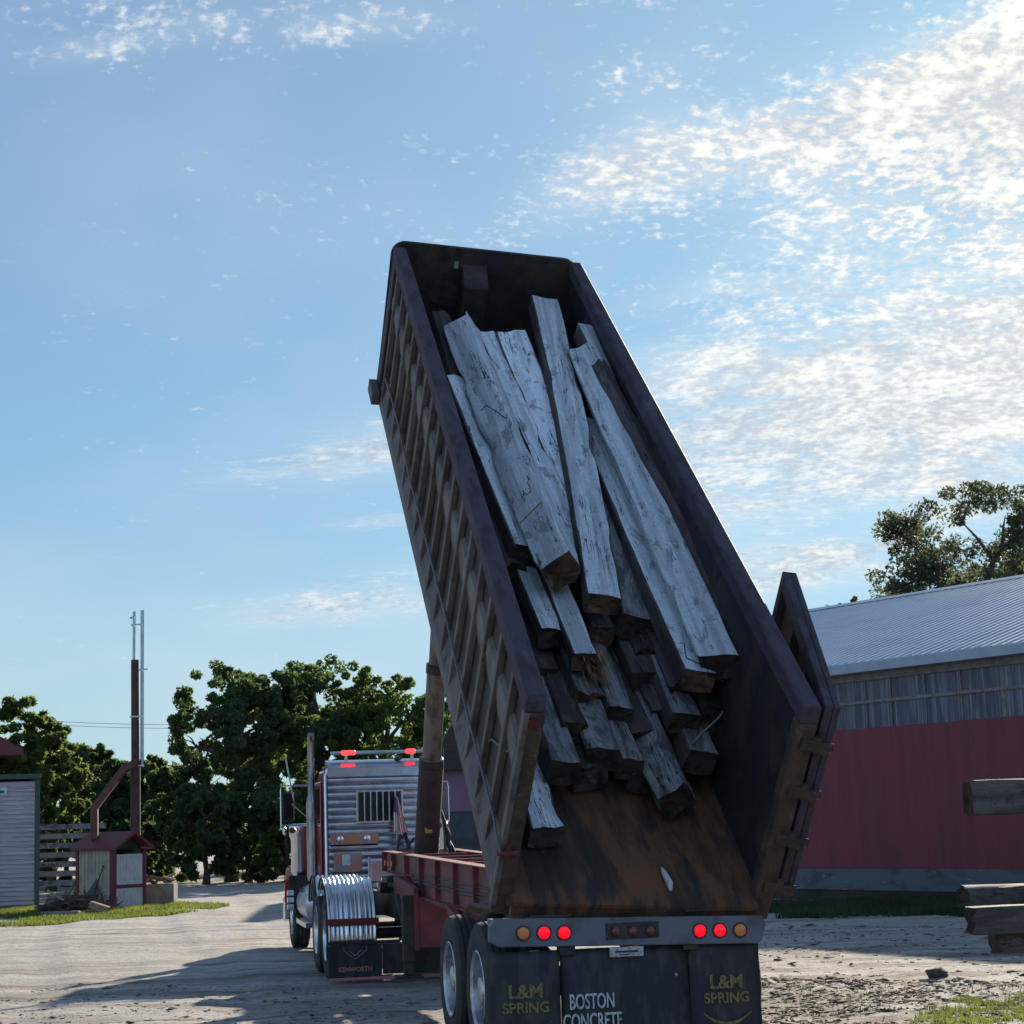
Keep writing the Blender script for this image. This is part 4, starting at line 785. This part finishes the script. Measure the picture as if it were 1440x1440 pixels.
def beam(pr, wr_, pf_, wf, w_, t_, roll, ms, me_, label, L=None, seed=0, **kw):
    a_ = inbody(*pr, wr_); b_ = inbody(*pf_, wf); d = (b_ - a_); 
    if L: b_ = a_ + d.normalized() * L
    if b_.y > BL - .12: b_ = a_ + d * ((BL - .12 - a_.y) / d.y)
    d = b_ - a_; LL = d.length; d.normalize(); x = d.cross(Vector((0, 0, 1))).normalized(); z = x.cross(d)
    m_ = Matrix((x, d, z)).transposed().to_4x4(); m_.translation = a_
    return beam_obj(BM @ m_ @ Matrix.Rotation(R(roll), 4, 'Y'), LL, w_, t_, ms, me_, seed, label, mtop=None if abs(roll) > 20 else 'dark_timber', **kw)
P_, Gy, Dk, CB, CD = 'pale_timber', 'grey_timber', 'dark_timber', 'cut_brown', 'cut_dark'
LOAD = [  # lower timbers take the grey and dark materials to stand in for shade
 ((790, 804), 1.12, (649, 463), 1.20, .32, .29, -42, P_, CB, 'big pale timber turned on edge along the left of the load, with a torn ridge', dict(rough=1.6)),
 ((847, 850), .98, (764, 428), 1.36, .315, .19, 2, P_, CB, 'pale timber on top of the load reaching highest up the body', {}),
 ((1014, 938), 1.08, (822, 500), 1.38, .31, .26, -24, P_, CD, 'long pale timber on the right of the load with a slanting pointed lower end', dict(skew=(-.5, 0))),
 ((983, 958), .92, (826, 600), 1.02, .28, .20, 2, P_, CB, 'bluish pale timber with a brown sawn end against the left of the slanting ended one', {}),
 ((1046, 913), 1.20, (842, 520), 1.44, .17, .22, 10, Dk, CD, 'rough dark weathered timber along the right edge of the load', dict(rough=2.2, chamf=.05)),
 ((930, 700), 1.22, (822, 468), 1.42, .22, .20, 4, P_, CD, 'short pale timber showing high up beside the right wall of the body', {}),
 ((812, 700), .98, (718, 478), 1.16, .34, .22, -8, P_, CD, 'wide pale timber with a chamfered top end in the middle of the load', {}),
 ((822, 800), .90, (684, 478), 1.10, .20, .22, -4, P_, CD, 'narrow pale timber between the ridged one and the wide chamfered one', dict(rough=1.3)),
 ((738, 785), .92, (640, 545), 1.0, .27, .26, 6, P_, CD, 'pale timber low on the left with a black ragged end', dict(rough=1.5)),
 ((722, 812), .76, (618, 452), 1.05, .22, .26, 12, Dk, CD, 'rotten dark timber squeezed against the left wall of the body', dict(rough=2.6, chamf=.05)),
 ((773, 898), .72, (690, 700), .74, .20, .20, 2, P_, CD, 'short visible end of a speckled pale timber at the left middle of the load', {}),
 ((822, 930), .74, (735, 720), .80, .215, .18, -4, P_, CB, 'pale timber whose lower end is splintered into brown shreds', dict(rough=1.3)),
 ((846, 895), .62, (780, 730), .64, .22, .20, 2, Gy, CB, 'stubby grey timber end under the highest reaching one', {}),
 ((896, 884), .76, (845, 690), .86, .33, .24, 8, Gy, CD, 'thick pale timber with a wide dark end in the middle', {}),
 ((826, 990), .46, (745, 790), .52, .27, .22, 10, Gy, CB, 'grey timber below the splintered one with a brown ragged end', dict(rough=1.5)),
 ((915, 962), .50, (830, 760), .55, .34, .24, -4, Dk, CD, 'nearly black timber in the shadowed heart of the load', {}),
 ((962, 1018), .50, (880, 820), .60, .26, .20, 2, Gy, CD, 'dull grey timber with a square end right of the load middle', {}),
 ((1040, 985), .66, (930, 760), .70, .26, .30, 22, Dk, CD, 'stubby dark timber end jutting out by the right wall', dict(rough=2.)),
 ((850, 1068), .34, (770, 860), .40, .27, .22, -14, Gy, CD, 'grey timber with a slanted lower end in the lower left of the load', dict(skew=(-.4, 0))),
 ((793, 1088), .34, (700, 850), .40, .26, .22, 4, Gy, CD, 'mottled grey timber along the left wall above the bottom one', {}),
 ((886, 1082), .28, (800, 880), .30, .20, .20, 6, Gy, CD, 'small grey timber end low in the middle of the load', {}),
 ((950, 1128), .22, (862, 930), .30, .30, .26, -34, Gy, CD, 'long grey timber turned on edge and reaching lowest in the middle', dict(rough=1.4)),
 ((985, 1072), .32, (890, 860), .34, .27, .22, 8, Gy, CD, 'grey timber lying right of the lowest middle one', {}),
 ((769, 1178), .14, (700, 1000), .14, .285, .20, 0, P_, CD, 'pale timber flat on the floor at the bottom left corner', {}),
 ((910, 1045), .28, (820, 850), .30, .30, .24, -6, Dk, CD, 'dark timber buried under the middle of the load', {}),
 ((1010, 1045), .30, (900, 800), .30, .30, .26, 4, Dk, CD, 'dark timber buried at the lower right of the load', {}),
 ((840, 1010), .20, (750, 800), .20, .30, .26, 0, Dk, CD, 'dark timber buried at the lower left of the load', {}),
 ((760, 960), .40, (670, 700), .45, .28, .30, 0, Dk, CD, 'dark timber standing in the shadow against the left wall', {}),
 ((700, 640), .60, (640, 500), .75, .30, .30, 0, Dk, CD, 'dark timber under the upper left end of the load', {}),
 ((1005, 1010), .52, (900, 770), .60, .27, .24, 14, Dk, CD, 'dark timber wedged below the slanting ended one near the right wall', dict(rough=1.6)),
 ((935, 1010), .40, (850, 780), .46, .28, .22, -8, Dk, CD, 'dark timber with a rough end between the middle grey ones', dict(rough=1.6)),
 ((868, 1010), .42, (790, 790), .48, .24, .22, 12, Gy, CD, 'grey timber end just below the wide dark ended one', dict(rough=1.3)),
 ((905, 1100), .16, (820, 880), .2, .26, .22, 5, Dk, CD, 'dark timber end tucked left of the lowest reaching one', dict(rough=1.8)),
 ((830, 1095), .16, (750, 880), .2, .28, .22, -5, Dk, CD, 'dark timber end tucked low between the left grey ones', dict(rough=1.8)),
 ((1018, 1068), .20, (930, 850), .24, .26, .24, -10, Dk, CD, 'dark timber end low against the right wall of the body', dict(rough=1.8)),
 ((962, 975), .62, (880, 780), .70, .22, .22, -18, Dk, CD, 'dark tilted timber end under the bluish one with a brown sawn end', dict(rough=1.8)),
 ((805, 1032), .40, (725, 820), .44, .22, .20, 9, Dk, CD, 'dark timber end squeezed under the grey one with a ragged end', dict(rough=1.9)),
 ((905, 925), .60, (830, 720), .66, .18, .20, 14, Dk, CD, 'narrow dark timber end beside the wide dark ended one', dict(rough=1.6)),
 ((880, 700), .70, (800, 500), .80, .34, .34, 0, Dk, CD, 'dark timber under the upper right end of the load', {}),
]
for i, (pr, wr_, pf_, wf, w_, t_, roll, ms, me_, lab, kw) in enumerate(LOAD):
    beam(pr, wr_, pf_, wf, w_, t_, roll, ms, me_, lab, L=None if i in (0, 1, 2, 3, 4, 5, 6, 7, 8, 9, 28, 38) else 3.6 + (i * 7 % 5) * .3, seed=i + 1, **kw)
# splinters on the shredded end
r = random.Random(3); a_ = inbody(833, 925, .74); mb = MB(); up_b = (BM.to_3x3() @ Vector((0, 1, 0)))
for k in range(34):
    p0 = a_ + Vector((r.uniform(-.09, .09), .06, r.uniform(-.09, .07))); p1 = p0 + Vector((r.uniform(-.05, .06), -r.uniform(.15, .5), r.uniform(-.10, .02))); mb.tube([p0, p0.lerp(p1, .5) + Vector((r.uniform(-.015, .015), 0, 0)), p1], [.016, .011, .002], 5)
sp = mb.build('splinters', 'splinter', smooth=True)
src = [o for o in COL.objects if o.get('label', '').startswith('pale timber whose lower')][0]
sp.parent = src; sp.matrix_parent_inverse = src.matrix_world.inverted(); sp.matrix_world = BM.copy()
# thin branch and wires
def stick(pts, rad, m_, lab, cat, name):
    mb = MB(); mb.tube([BM @ inbody(x, y, w_) for x, y, w_ in pts], rad, 6); return tag(mb.build(name, m_, smooth=True), lab, cat)
stick([(1004, 952, .86), (1024, 962, .84), (1028, 985, .70), (1010, 1010, .60), (990, 1028, .52), (971, 1047, .45)], [.006, .008, .009, .010, .008, .005], 'batten', 'curved pale stick hanging out over the right of the load', 'stick', 'stick')
stick([(962, 905, 1.10), (965, 925, 1.09), (990, 937, 1.08), (993, 936, 1.08)], .005, 'hose', 'thin black loop of wire on the pale timber at lower right', 'wire', 'wire')
stick([(677, 577, 1.36), (684, 570, 1.36), (700, 580, 1.35), (716, 592, 1.33), (712, 588, 1.33)], .006, 'hose', 'bent black wire nailed to the ridged pale timber', 'wire', 'wire')
stick([(761, 706, 1.33), (745, 722, 1.33), (732, 735, 1.32)], .008, 'splinter', 'short stick lying across the ridged pale timber', 'stick', 'stick')

# ------------------------------------------------------------------ tractor
KA = .19; KR = Vector((-1.21, 23.72, 0))
tk = empty('semi_truck', 'dark red semi truck with polished ribbed cab back and a lit light bar', 'truck', KR, KA)
KM = Matrix.Translation(KR) @ Matrix.Rotation(KA, 4, 'Z'); KI = KM.inverted()
def K(name, matn, fn, parent=None, **kw):
    mb = MB(); fn(mb); return mb.build(name, matn, parent or tk, **kw)
K('cross_member', 'black_steel', lambda m: m.box((-.39, -.95, .74), (.39, -.83, .96)))
for y in (0, 1.32):
    for s_ in (-1, 1): wheel(tk, s_ * 1.085, y, s_, 'chrome'); wheel(tk, s_ * .77, y, -s_, 'black_steel', dish=False)
    K('axle', 'black_steel', lambda m: (m.tube([(-1.0, y, .52), (1.0, y, .52)], .07, 12), m.lathe([(-.2, .08), (-.14, .2), (.14, .2), (.2, .08)], 18, (0, y, .54))), smooth=True)
for s_ in (-1, 1): wheel(tk, s_ * 1.03, 6.32, s_, 'chrome', dish=False)
K('axle', 'black_steel', lambda m: m.tube([(-1.0, 6.32, .5), (1.0, 6.32, .5)], .06, 10))
# ribbed half fenders
def fender(s_, y, a0, a1):
    mb = MB(); n, k = 30, 66; rad = .655; x0, x1 = s_ * .66, s_ * 1.235; vs = []
    for j in range(n + 1):
        an = R(a0 + (a1 - a0) * j / n)
        for i in range(k + 1):
            u = i / k; c = u * 10.5; fr = (c - math.floor(c)); h = .016 * max(0, math.sin(math.pi * min(1, fr / .55))) if fr < .55 else 0
            edge = .0 if .02 < u < .98 else -.03
            rr_ = rad + h + edge; vs.append((x0 + (x1 - x0) * u, y - rr_ * math.cos(an), .53 + rr_ * math.sin(an)))
    mb.add(vs, [(j * (k + 1) + i, j * (k + 1) + i + 1, (j + 1) * (k + 1) + i + 1, (j + 1) * (k + 1) + i) for j in range(n) for i in range(k)])
    o = mb.build('fender', 'chrome', tk, smooth=True); m_ = o.modifiers.new('thick', 'SOLIDIFY'); m_.thickness = .008
    mb = MB(); pts = [(s_ * 1.243, y - (rad + .005) * math.cos(R(a0 + (a1 - a0) * j / 20)), .53 + (rad + .005) * math.sin(R(a0 + (a1 - a0) * j / 20))) for j in range(21)]; mb.tube(pts, .014, 6); mb.build('edge_trim', 'black_steel', o, smooth=True)
    return o
for s_ in (-1, 1):
    f_ = fender(s_, 0, -22, 128); fender(s_, 1.32, 40, 150)
    mb = MB(); mb.box((min(s_ * .64, s_ * 1.27), -.70, .66), (max(s_ * .64, s_ * 1.27), -.665, .735)); mb.build('light_strip', 'lamp_dull', f_, bevel=.006)
    mb = MB(); mb.box((min(s_ * .62, s_ * 1.24), -.74, .07), (max(s_ * .62, s_ * 1.24), -.725, .43)); fl_ = mb.build('mud_flap', 'flap_rubber', tk)
    xc = s_ * .93
    text('KENWORTH', .072, 'red_print', fl_, (xc, -.743, .135), sx=.95, bold=.002)
    mb = MB()
    for (xa, za), (xb, zb) in zip([(-.13, .415), (-.13, .37), (0, .27), (.13, .37), (.13, .415)][:-1], [(-.13, .37), (0, .27), (.13, .37), (.13, .415)]): mb.bar((xc + xa, -.744, za), (xc + xb, -.744, zb), .004, .010, (0, 1, 0))
    for (xa, za), (xb, zb) in (((-.07, .375), (0, .31)), ((0, .31), (.07, .375))): mb.bar((xc + xa, -.744, za), (xc + xb, -.744, zb), .004, .008, (0, 1, 0))
    mb.build('flap_emblem', 'plate', fl_)
    K('flap_hanger', 'black_steel', lambda m: m.box((min(s_ * .40, s_ * 1.26), -.73, .435), (max(s_ * .40, s_ * 1.26), -.69, .475)))
K('flap_bar', 'red_print', lambda m: m.box((-1.24, -.76, .035), (1.24, -.742, .068)))
K('shade_sheet', 'flap_rubber', lambda m: m.box((-.61, -.735, .09), (.61, -.728, .43)))  # dark sheet added for the shaded underside between the flaps
# deck, fifth wheel
K('deck_plate', 'stainless', lambda m: m.box((-.55, 2.3, .985), (.55, 4.1, 1.0)), bevel=.004)
K('fifth_wheel', 'black_steel', lambda m: (m.prism([(-.45, .0), (.45, .0), (.45, .6), (.32, .95), (-.32, .95), (-.45, .6)], 2, 1.10, 1.17), m.box((-.5, .3, .98), (-.3, .7, 1.1)), m.box((.3, .3, .98), (.5, .7, 1.1)), m.prism([(-.45, -.01), (-.10, -.01), (-.2, -.4), (-.38, -.4)], 2, 1.05, 1.11), m.prism([(.45, -.01), (.10, -.01), (.2, -.4), (.38, -.4)], 2, 1.05, 1.11)), bevel=.01)
# cab
CY = 4.25; CW = .81
cab_o = K('cab', 'cab_red', lambda m: (m.prism([(CY + .01, .98), (CY + 1.5, .98), (CY + 1.5, 1.9), (CY + 1.28, 2.5), (CY + .9, 2.62), (CY + .04, 2.62)], 0, -CW, CW),), bevel=.05, seg=4)
for s in (-1, 1):
    K('door', 'cab_red', lambda m: m.box((min(s * (CW + .001), s * (CW + .03)), CY + .35, .9), (max(s * (CW + .001), s * (CW + .03)), CY + 1.3, 2.45)), cab_o, bevel=.02)
    K('side_window', 'dark_glass', lambda m: m.box((min(s * (CW + .031), s * (CW + .034)), CY + .45, 1.85), (max(s * (CW + .031), s * (CW + .034)), CY + 1.2, 2.35)), cab_o)
    K('frame_rail', 'black_steel', lambda m: m.box((s * .43 - .04, -1.0, .72), (s * .43 + .04, 7.3, .98)))
for s in (-1, 1): K('corner_trim', 'chrome', lambda m: m.tube([(s * (CW - .01), CY - .01, 1.0), (s * (CW - .01), CY - .01, 2.52), (s * (CW - .06), CY, 2.62)], .022, 8), cab_o, smooth=True)
# polished back: rolled ribs
mb = MB(); pf = []; z = 1.0
def backp(): 
    pf = [(CY, 1.0)]; z = 1.02
    while z < 2.44: pf += [(CY - .004 - .03 * math.sin(math.pi * t / 6) ** .8, z + .105 * t / 6) for t in range(6)]; z += .105
    pf += [(CY - .01, 2.47), (CY - .04, 2.50), (CY - .03, 2.62), (CY + .06, 2.70), (CY + .40, 2.75), (CY + .40, 2.63), (CY + .03, 2.63)]; return pf
mb.prism(backp(), 0, -CW + .045, CW - .045); bk = mb.build('cab_back', 'stainless', tk, smooth=True)
X0, X1, Z0, Z1 = -.335, .285, 1.86, 2.27
K('rear_window', 'dark_glass', lambda m: m.box((X0, CY - .045, Z0), (X1, CY - .035, Z1)), bk)
K('window_frame', 'stainless', lambda m: (m.box((X0 - .03, CY - .055, Z0 - .03), (X1 + .03, CY - .03, Z0)), m.box((X0 - .03, CY - .055, Z1), (X1 + .03, CY - .03, Z1 + .03)), m.box((X0 - .03, CY - .055, Z0), (X0, CY - .03, Z1)), m.box((X1, CY - .055, Z0), (X1 + .03, CY - .03, Z1))), bk, bevel=.004)
for k in range(6): xk = X0 + (X1 - X0) * (k + 1) / 7; K('window_bar', 'galv', lambda m: m.tube([(xk, CY - .065, Z0 - .01), (xk, CY - .065, Z1 + .01)], .010, 8), bk, smooth=True)
K('reflection_plate', 'orange_reflection', lambda m: (m.box((-.745, CY - .05, 1.54), (-.05, CY - .038, 1.70)),), bk, bevel=.004)  # added plate standing in for an orange reflection in the polished back
for xk in (-.60, -.22): K('deck_light', 'chrome', lambda m: m.tube([(xk, CY - .05, 1.62), (xk, CY - .085, 1.62), (xk, CY - .09, 1.62)], [.05, .045, .02], 18), bk, smooth=True)
K('lower_panel', 'orange_reflection', lambda m: m.box((-.70, CY - .05, 1.16), (-.30, CY - .038, 1.42)), bk, bevel=.004)  # second added plate, coloured as an orange reflection
K('step_plate', 'galv', lambda m: m.box((-.58, CY - .075, 1.24), (-.46, CY - .052, 1.40)), bk, bevel=.01)
K('ladder', 'stainless', lambda m: (m.box((-.24, CY - .30, 1.0), (-.20, CY - .26, 1.36)), m.box((.06, CY - .30, 1.0), (.10, CY - .26, 1.36)), m.box((-.2, CY - .295, 1.02), (.06, CY - .275, 1.30))), bk, bevel=.006)
# light bar
lbz = 2.845; lbar = K('light_bar', 'galv', lambda m: (m.tube([(-.70, CY + .15, lbz), (.72, CY + .15, lbz)], .026, 12), m.box((-.5, CY + .13, 2.70), (-.46, CY + .17, lbz)), m.box((.46, CY + .13, 2.70), (.5, CY + .17, lbz))), smooth=True)
for xk, ww in ((-.45, .10), (.455, .07)): K('beacon', 'beacon_red', lambda m: m.tube([(xk - ww, CY + .10, lbz), (xk - ww * .9, CY + .10, lbz), (xk + ww * .9, CY + .10, lbz), (xk + ww, CY + .10, lbz)], [.022, .034, .034, .022], 14), lbar, smooth=True)
K('roof_lamp', 'dark_glass', lambda m: m.tube([(.25, CY + .2, 2.74), (.31, CY + .1, 2.76)], .035, 10))
# stacks, air cleaner, mirrors
for s_ in (-1, 1):
    x = s_ * .985; st = None if s_ > 0 else K('exhaust_stack', 'stack_chrome', lambda m: m.tube([(x, CY + .18, 1.05), (x, CY + .18, 2.2), (x, CY + .18, 2.25), (x, CY + .18, 3.02), (x, CY + .10, 3.12)], [.070, .070, .048, .048, .048], 18), smooth=True)
    if st: K('stack_guard', 'stack_chrome', lambda m: m.tube([(x, CY + .18, 1.1), (x, CY + .18, 2.15)], .078, 18), st, smooth=True)
    K('air_cleaner', 'chrome', lambda m: m.tube([(s_ * 1.06, CY + 1.55, 1.02), (s_ * 1.06, CY + 1.55, 1.1), (s_ * 1.06, CY + 1.55, 1.62), (s_ * 1.06, CY + 1.55, 1.68), (s_ * 1.06, CY + 1.55, 1.82), (s_ * 1.06, CY + 1.55, 1.86)], [.10, .13, .13, .155, .155, .10], 22), smooth=True)
    mx = -1.24 if s_ < 0 else 1.06; my = CY + 1.25
    mr_ = K('mirror', 'black_steel', lambda m: m.box((mx - .085, my, 1.90), (mx + .085, my + .05, 2.32)), bevel=.015)
    K('mirror_glass', 'dark_glass', lambda m: m.box((mx - .07, my - .004, 1.92), (mx + .07, my - .001, 2.30)), mr_)
    K('mirror_arm', 'chrome', lambda m: (m.tube([(s_ * .84, my, 2.42), (mx + s_ * .10, my, 2.42), (mx + s_ * .11, my, 2.36), (mx + s_ * .11, my, 1.82)], .012, 6), m.tube([(s_ * .84, my, 1.84), (mx + s_ * .11, my, 1.84)], .012, 6), m.tube([(s_ * .84, my, 1.85), (mx - s_ * .05, my, 2.15)], .010, 6)), mr_, smooth=True)
    K('spot_mirror', 'chrome', lambda m: m.lathe([(-.03, .0), (-.03, .05), (0, .07), (.03, .04)], 14, (mx + s_ * .06, my, 1.76)), mr_, smooth=True)
    K('turn_light', 'lamp_dull', lambda m: m.tube([(mx - s_ * .05, my - .02, 1.76), (mx - s_ * .05, my - .06, 1.76)], .045, 12), mr_, smooth=True)
K('antenna', 'galv', lambda m: (m.tube([(-1.16, CY + 1.25, 2.20), (-1.27, CY + 1.25, 2.82)], .012, 6)), smooth=True)
# hood, fenders, tank
K('hood', 'cab_red', lambda m: m.prism([(CY + 1.5, .9), (CY + 3.1, .9), (CY + 3.1, 1.65), (CY + 1.5, 1.88)], 0, -.55, .55), bevel=.06, seg=4)
K('grille', 'chrome', lambda m: m.box((-.48, CY + 3.1, .75), (.48, CY + 3.16, 1.68)), bevel=.03)
K('front_bumper', 'chrome', lambda m: m.box((-1.2, CY + 3.25, .35), (1.2, CY + 3.35, .72)), bevel=.03)
for s_ in (-1, 1):
    mb = MB(); pts = [(CY + 1.35, .75), (CY + 1.5, 1.12), (CY + 1.85, 1.24), (CY + 2.4, 1.22), (CY + 2.75, 1.05), (CY + 2.95, .70)]; inn = [(a_, b_ - .05) for a_, b_ in pts]
    mb.prism(pts + inn[::-1], 0, min(s_ * .56, s_ * 1.20), max(s_ * .56, s_ * 1.20)); mb.build('front_fender', 'cab_red', tk, smooth=False, bevel=.015)
    K('running_board', 'stainless', lambda m: (m.box((min(s_ * .55, s_ * 1.15), CY - .5, .42), (max(s_ * .55, s_ * 1.15), CY + 1.2, .50)), m.box((min(s_ * .82, s_ * 1.1), CY + .1, .85), (max(s_ * .82, s_ * 1.1), CY + 1.3, .92))), bevel=.01)
    K('fuel_tank', 'aluminium', lambda m: m.tube([(s_ * .88, CY - .55, .72), (s_ * .88, CY - .58 + .05, .72), (s_ * .88, CY + 1.1, .72)], [.24, .27, .27], 26), smooth=True)
    K('mud_guard', 'flap_rubber', lambda m: m.box((min(s_ * .8, s_ * 1.24), CY + 1.30, .62), (max(s_ * .8, s_ * 1.24), CY + 1.315, 1.10)))
    K('headlight', 'chrome', lambda m: m.tube([(s_ * 1.02, CY + 2.95, 1.0), (s_ * 1.02, CY + 3.1, 1.0)], [.08, .10], 16), smooth=True)
    K('lamp_cluster', 'chrome', lambda m: [m.box((min(s_ * 1.2, s_ * 1.30), CY + .9, zz), (max(s_ * 1.2, s_ * 1.30), CY + .95, zz + .08)) for zz in (.62, .72, .82)], bevel=.01)
# hoses and flag behind the cab
K('air_hose', 'hose', lambda m: (m.tube([(.30, CY - .05, 1.72), (.22, CY - .3, 1.62), (.14, CY - .6, 1.42), (.06, CY - .8, 1.20)], .022, 8), m.tube([(.31, CY - .05, 1.72), (.33, CY - .3, 1.55), (.33, CY - .7, 1.3), (.2, CY - 1.0, 1.1)], .03, 8), m.tube([(.30, CY - .15, 1.40), (.42, CY - .3, 1.60), (.58, CY - .45, 1.58), (.68, CY - .7, 1.44)], .018, 8)), smooth=True)
fm = bpy.data.materials.new('flag_cloth'); fm.use_nodes = True; g = NT(fm.node_tree); bs_ = g.N['Principled BSDF']; bs_.inputs['Roughness'].default_value = .8
s3 = g.n('ShaderNodeSeparateXYZ', {0: g.n('ShaderNodeTexCoord').outputs['UV']}); st_ = g.m('GREATER_THAN', g.m('MODULO', g.m('MULTIPLY', s3.outputs[0], 6.5), 1.), .5)
colr = g.mix(st_, (.55, .06, .06), (.62, .58, .55)); can = g.m('MULTIPLY', g.m('LESS_THAN', s3.outputs[0], .54), g.m('GREATER_THAN', s3.outputs[1], .56)); g.put(bs_.inputs['Base Color'], g.mix(can, colr, (.03, .06, .22))); M['flag_cloth'] = fm
mb = MB(); nx_, ny_ = 12, 20; vs = []
for j in range(ny_ + 1):
    for i in range(nx_ + 1):
        u, v = i / nx_, j / ny_; vs.append((.19 + (u - .5) * (.06 + .16 * v) + .05 * v, CY - .22 + .03 * math.sin(u * 14 + v * 3), 2.17 - v * .50 + .03 * math.sin(u * 9)))
mb.add(vs, [(j * 13 + i, j * 13 + i + 1, (j + 1) * 13 + i + 1, (j + 1) * 13 + i) for j in range(ny_) for i in range(nx_)])
fo = mb.build('flag', 'flag_cloth', smooth=True); uv = fo.data.uv_layers.new(name='uv'); 
for pl_ in fo.data.polygons:
    for li in pl_.loop_indices: vi = fo.data.loops[li].vertex_index; uv.data[li].uv = ((vi % 13) / 12, 1 - (vi // 13) / 20)
fo.matrix_world = KM.copy(); tag(fo, 'small red, white and blue flag hanging behind the barred cab window', 'flag')
K('flag_staff', 'galv', lambda m: m.tube([(.19, CY - .22, 1.6), (.19, CY - .22, 2.20)], .008, 6), smooth=True)

# ------------------------------------------------------------------ timber stack at the right edge
SG = 'dark square timbers stacked at the right edge'
Ys = 14.0
def sx_(px, py, Y_=Ys): return at(px, py, Y_)
def stk(p, L, w_, t_, lab, seed, ms='grey_timber', yaw_=0.):
    m_ = Matrix.Translation(p) @ Matrix.Rotation(R(-90) + yaw_, 4, 'Z')
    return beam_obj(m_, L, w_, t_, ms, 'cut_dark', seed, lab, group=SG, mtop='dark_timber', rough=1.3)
a_ = sx_(1364, 1123); stk(Vector((a_.x, Ys, a_.z)), 3.6, .25, .25, 'topmost dark timber poking in from the right edge at barn wall height', 71, yaw_=.02)
b_ = sx_(1358, 1294); stk(Vector((b_.x, Ys - .1, b_.z)), 3.4, .26, .19, 'dark timber with sunlit top poking farthest in at lower right', 72, 'dark_timber', yaw_=.06)
c_ = sx_(1374, 1264); stk(Vector((c_.x, Ys + .45, c_.z + .0)), 3.4, .26, .15, 'dark timber lying just behind the farthest poking one', 73, yaw_=.02)
e_ = sx_(1401, 1322); stk(Vector((e_.x, Ys + .1, e_.z - .02)), 3.3, .27, .17, 'lowest short dark timber under the farthest poking one', 74, 'dark_timber')
# cribbing that carries them, beyond the frame edge
zc = e_.z - .02 - .085
for k in range(3):
    for xx in (4.0, 6.0):
        mb = MB(); h = zc / 3; mb.box((xx, Ys - .45, k * h), (xx + .3, Ys + .75, (k + 1) * h - .003)); tag(mb.build('crib_block', 'dark_timber', bevel=.015), 'squared crib timber under the stack at the right edge', 'timber', 'crib timbers under the right stack')
for xx, n_ in ((4.25, 3), (6.2, 3)):
    z0 = b_.z + .10; h = (a_.z - .128 - z0) / n_
    for k in range(n_): mb = MB(); mb.box((xx, Ys - .3, z0 + k * h), (xx + .3, Ys + .4, z0 + (k + 1) * h - .003)); tag(mb.build('crib_block', 'dark_timber', bevel=.015), 'squared crib timber between the upper and lower timbers at the right edge', 'timber', 'crib timbers in the right stack')
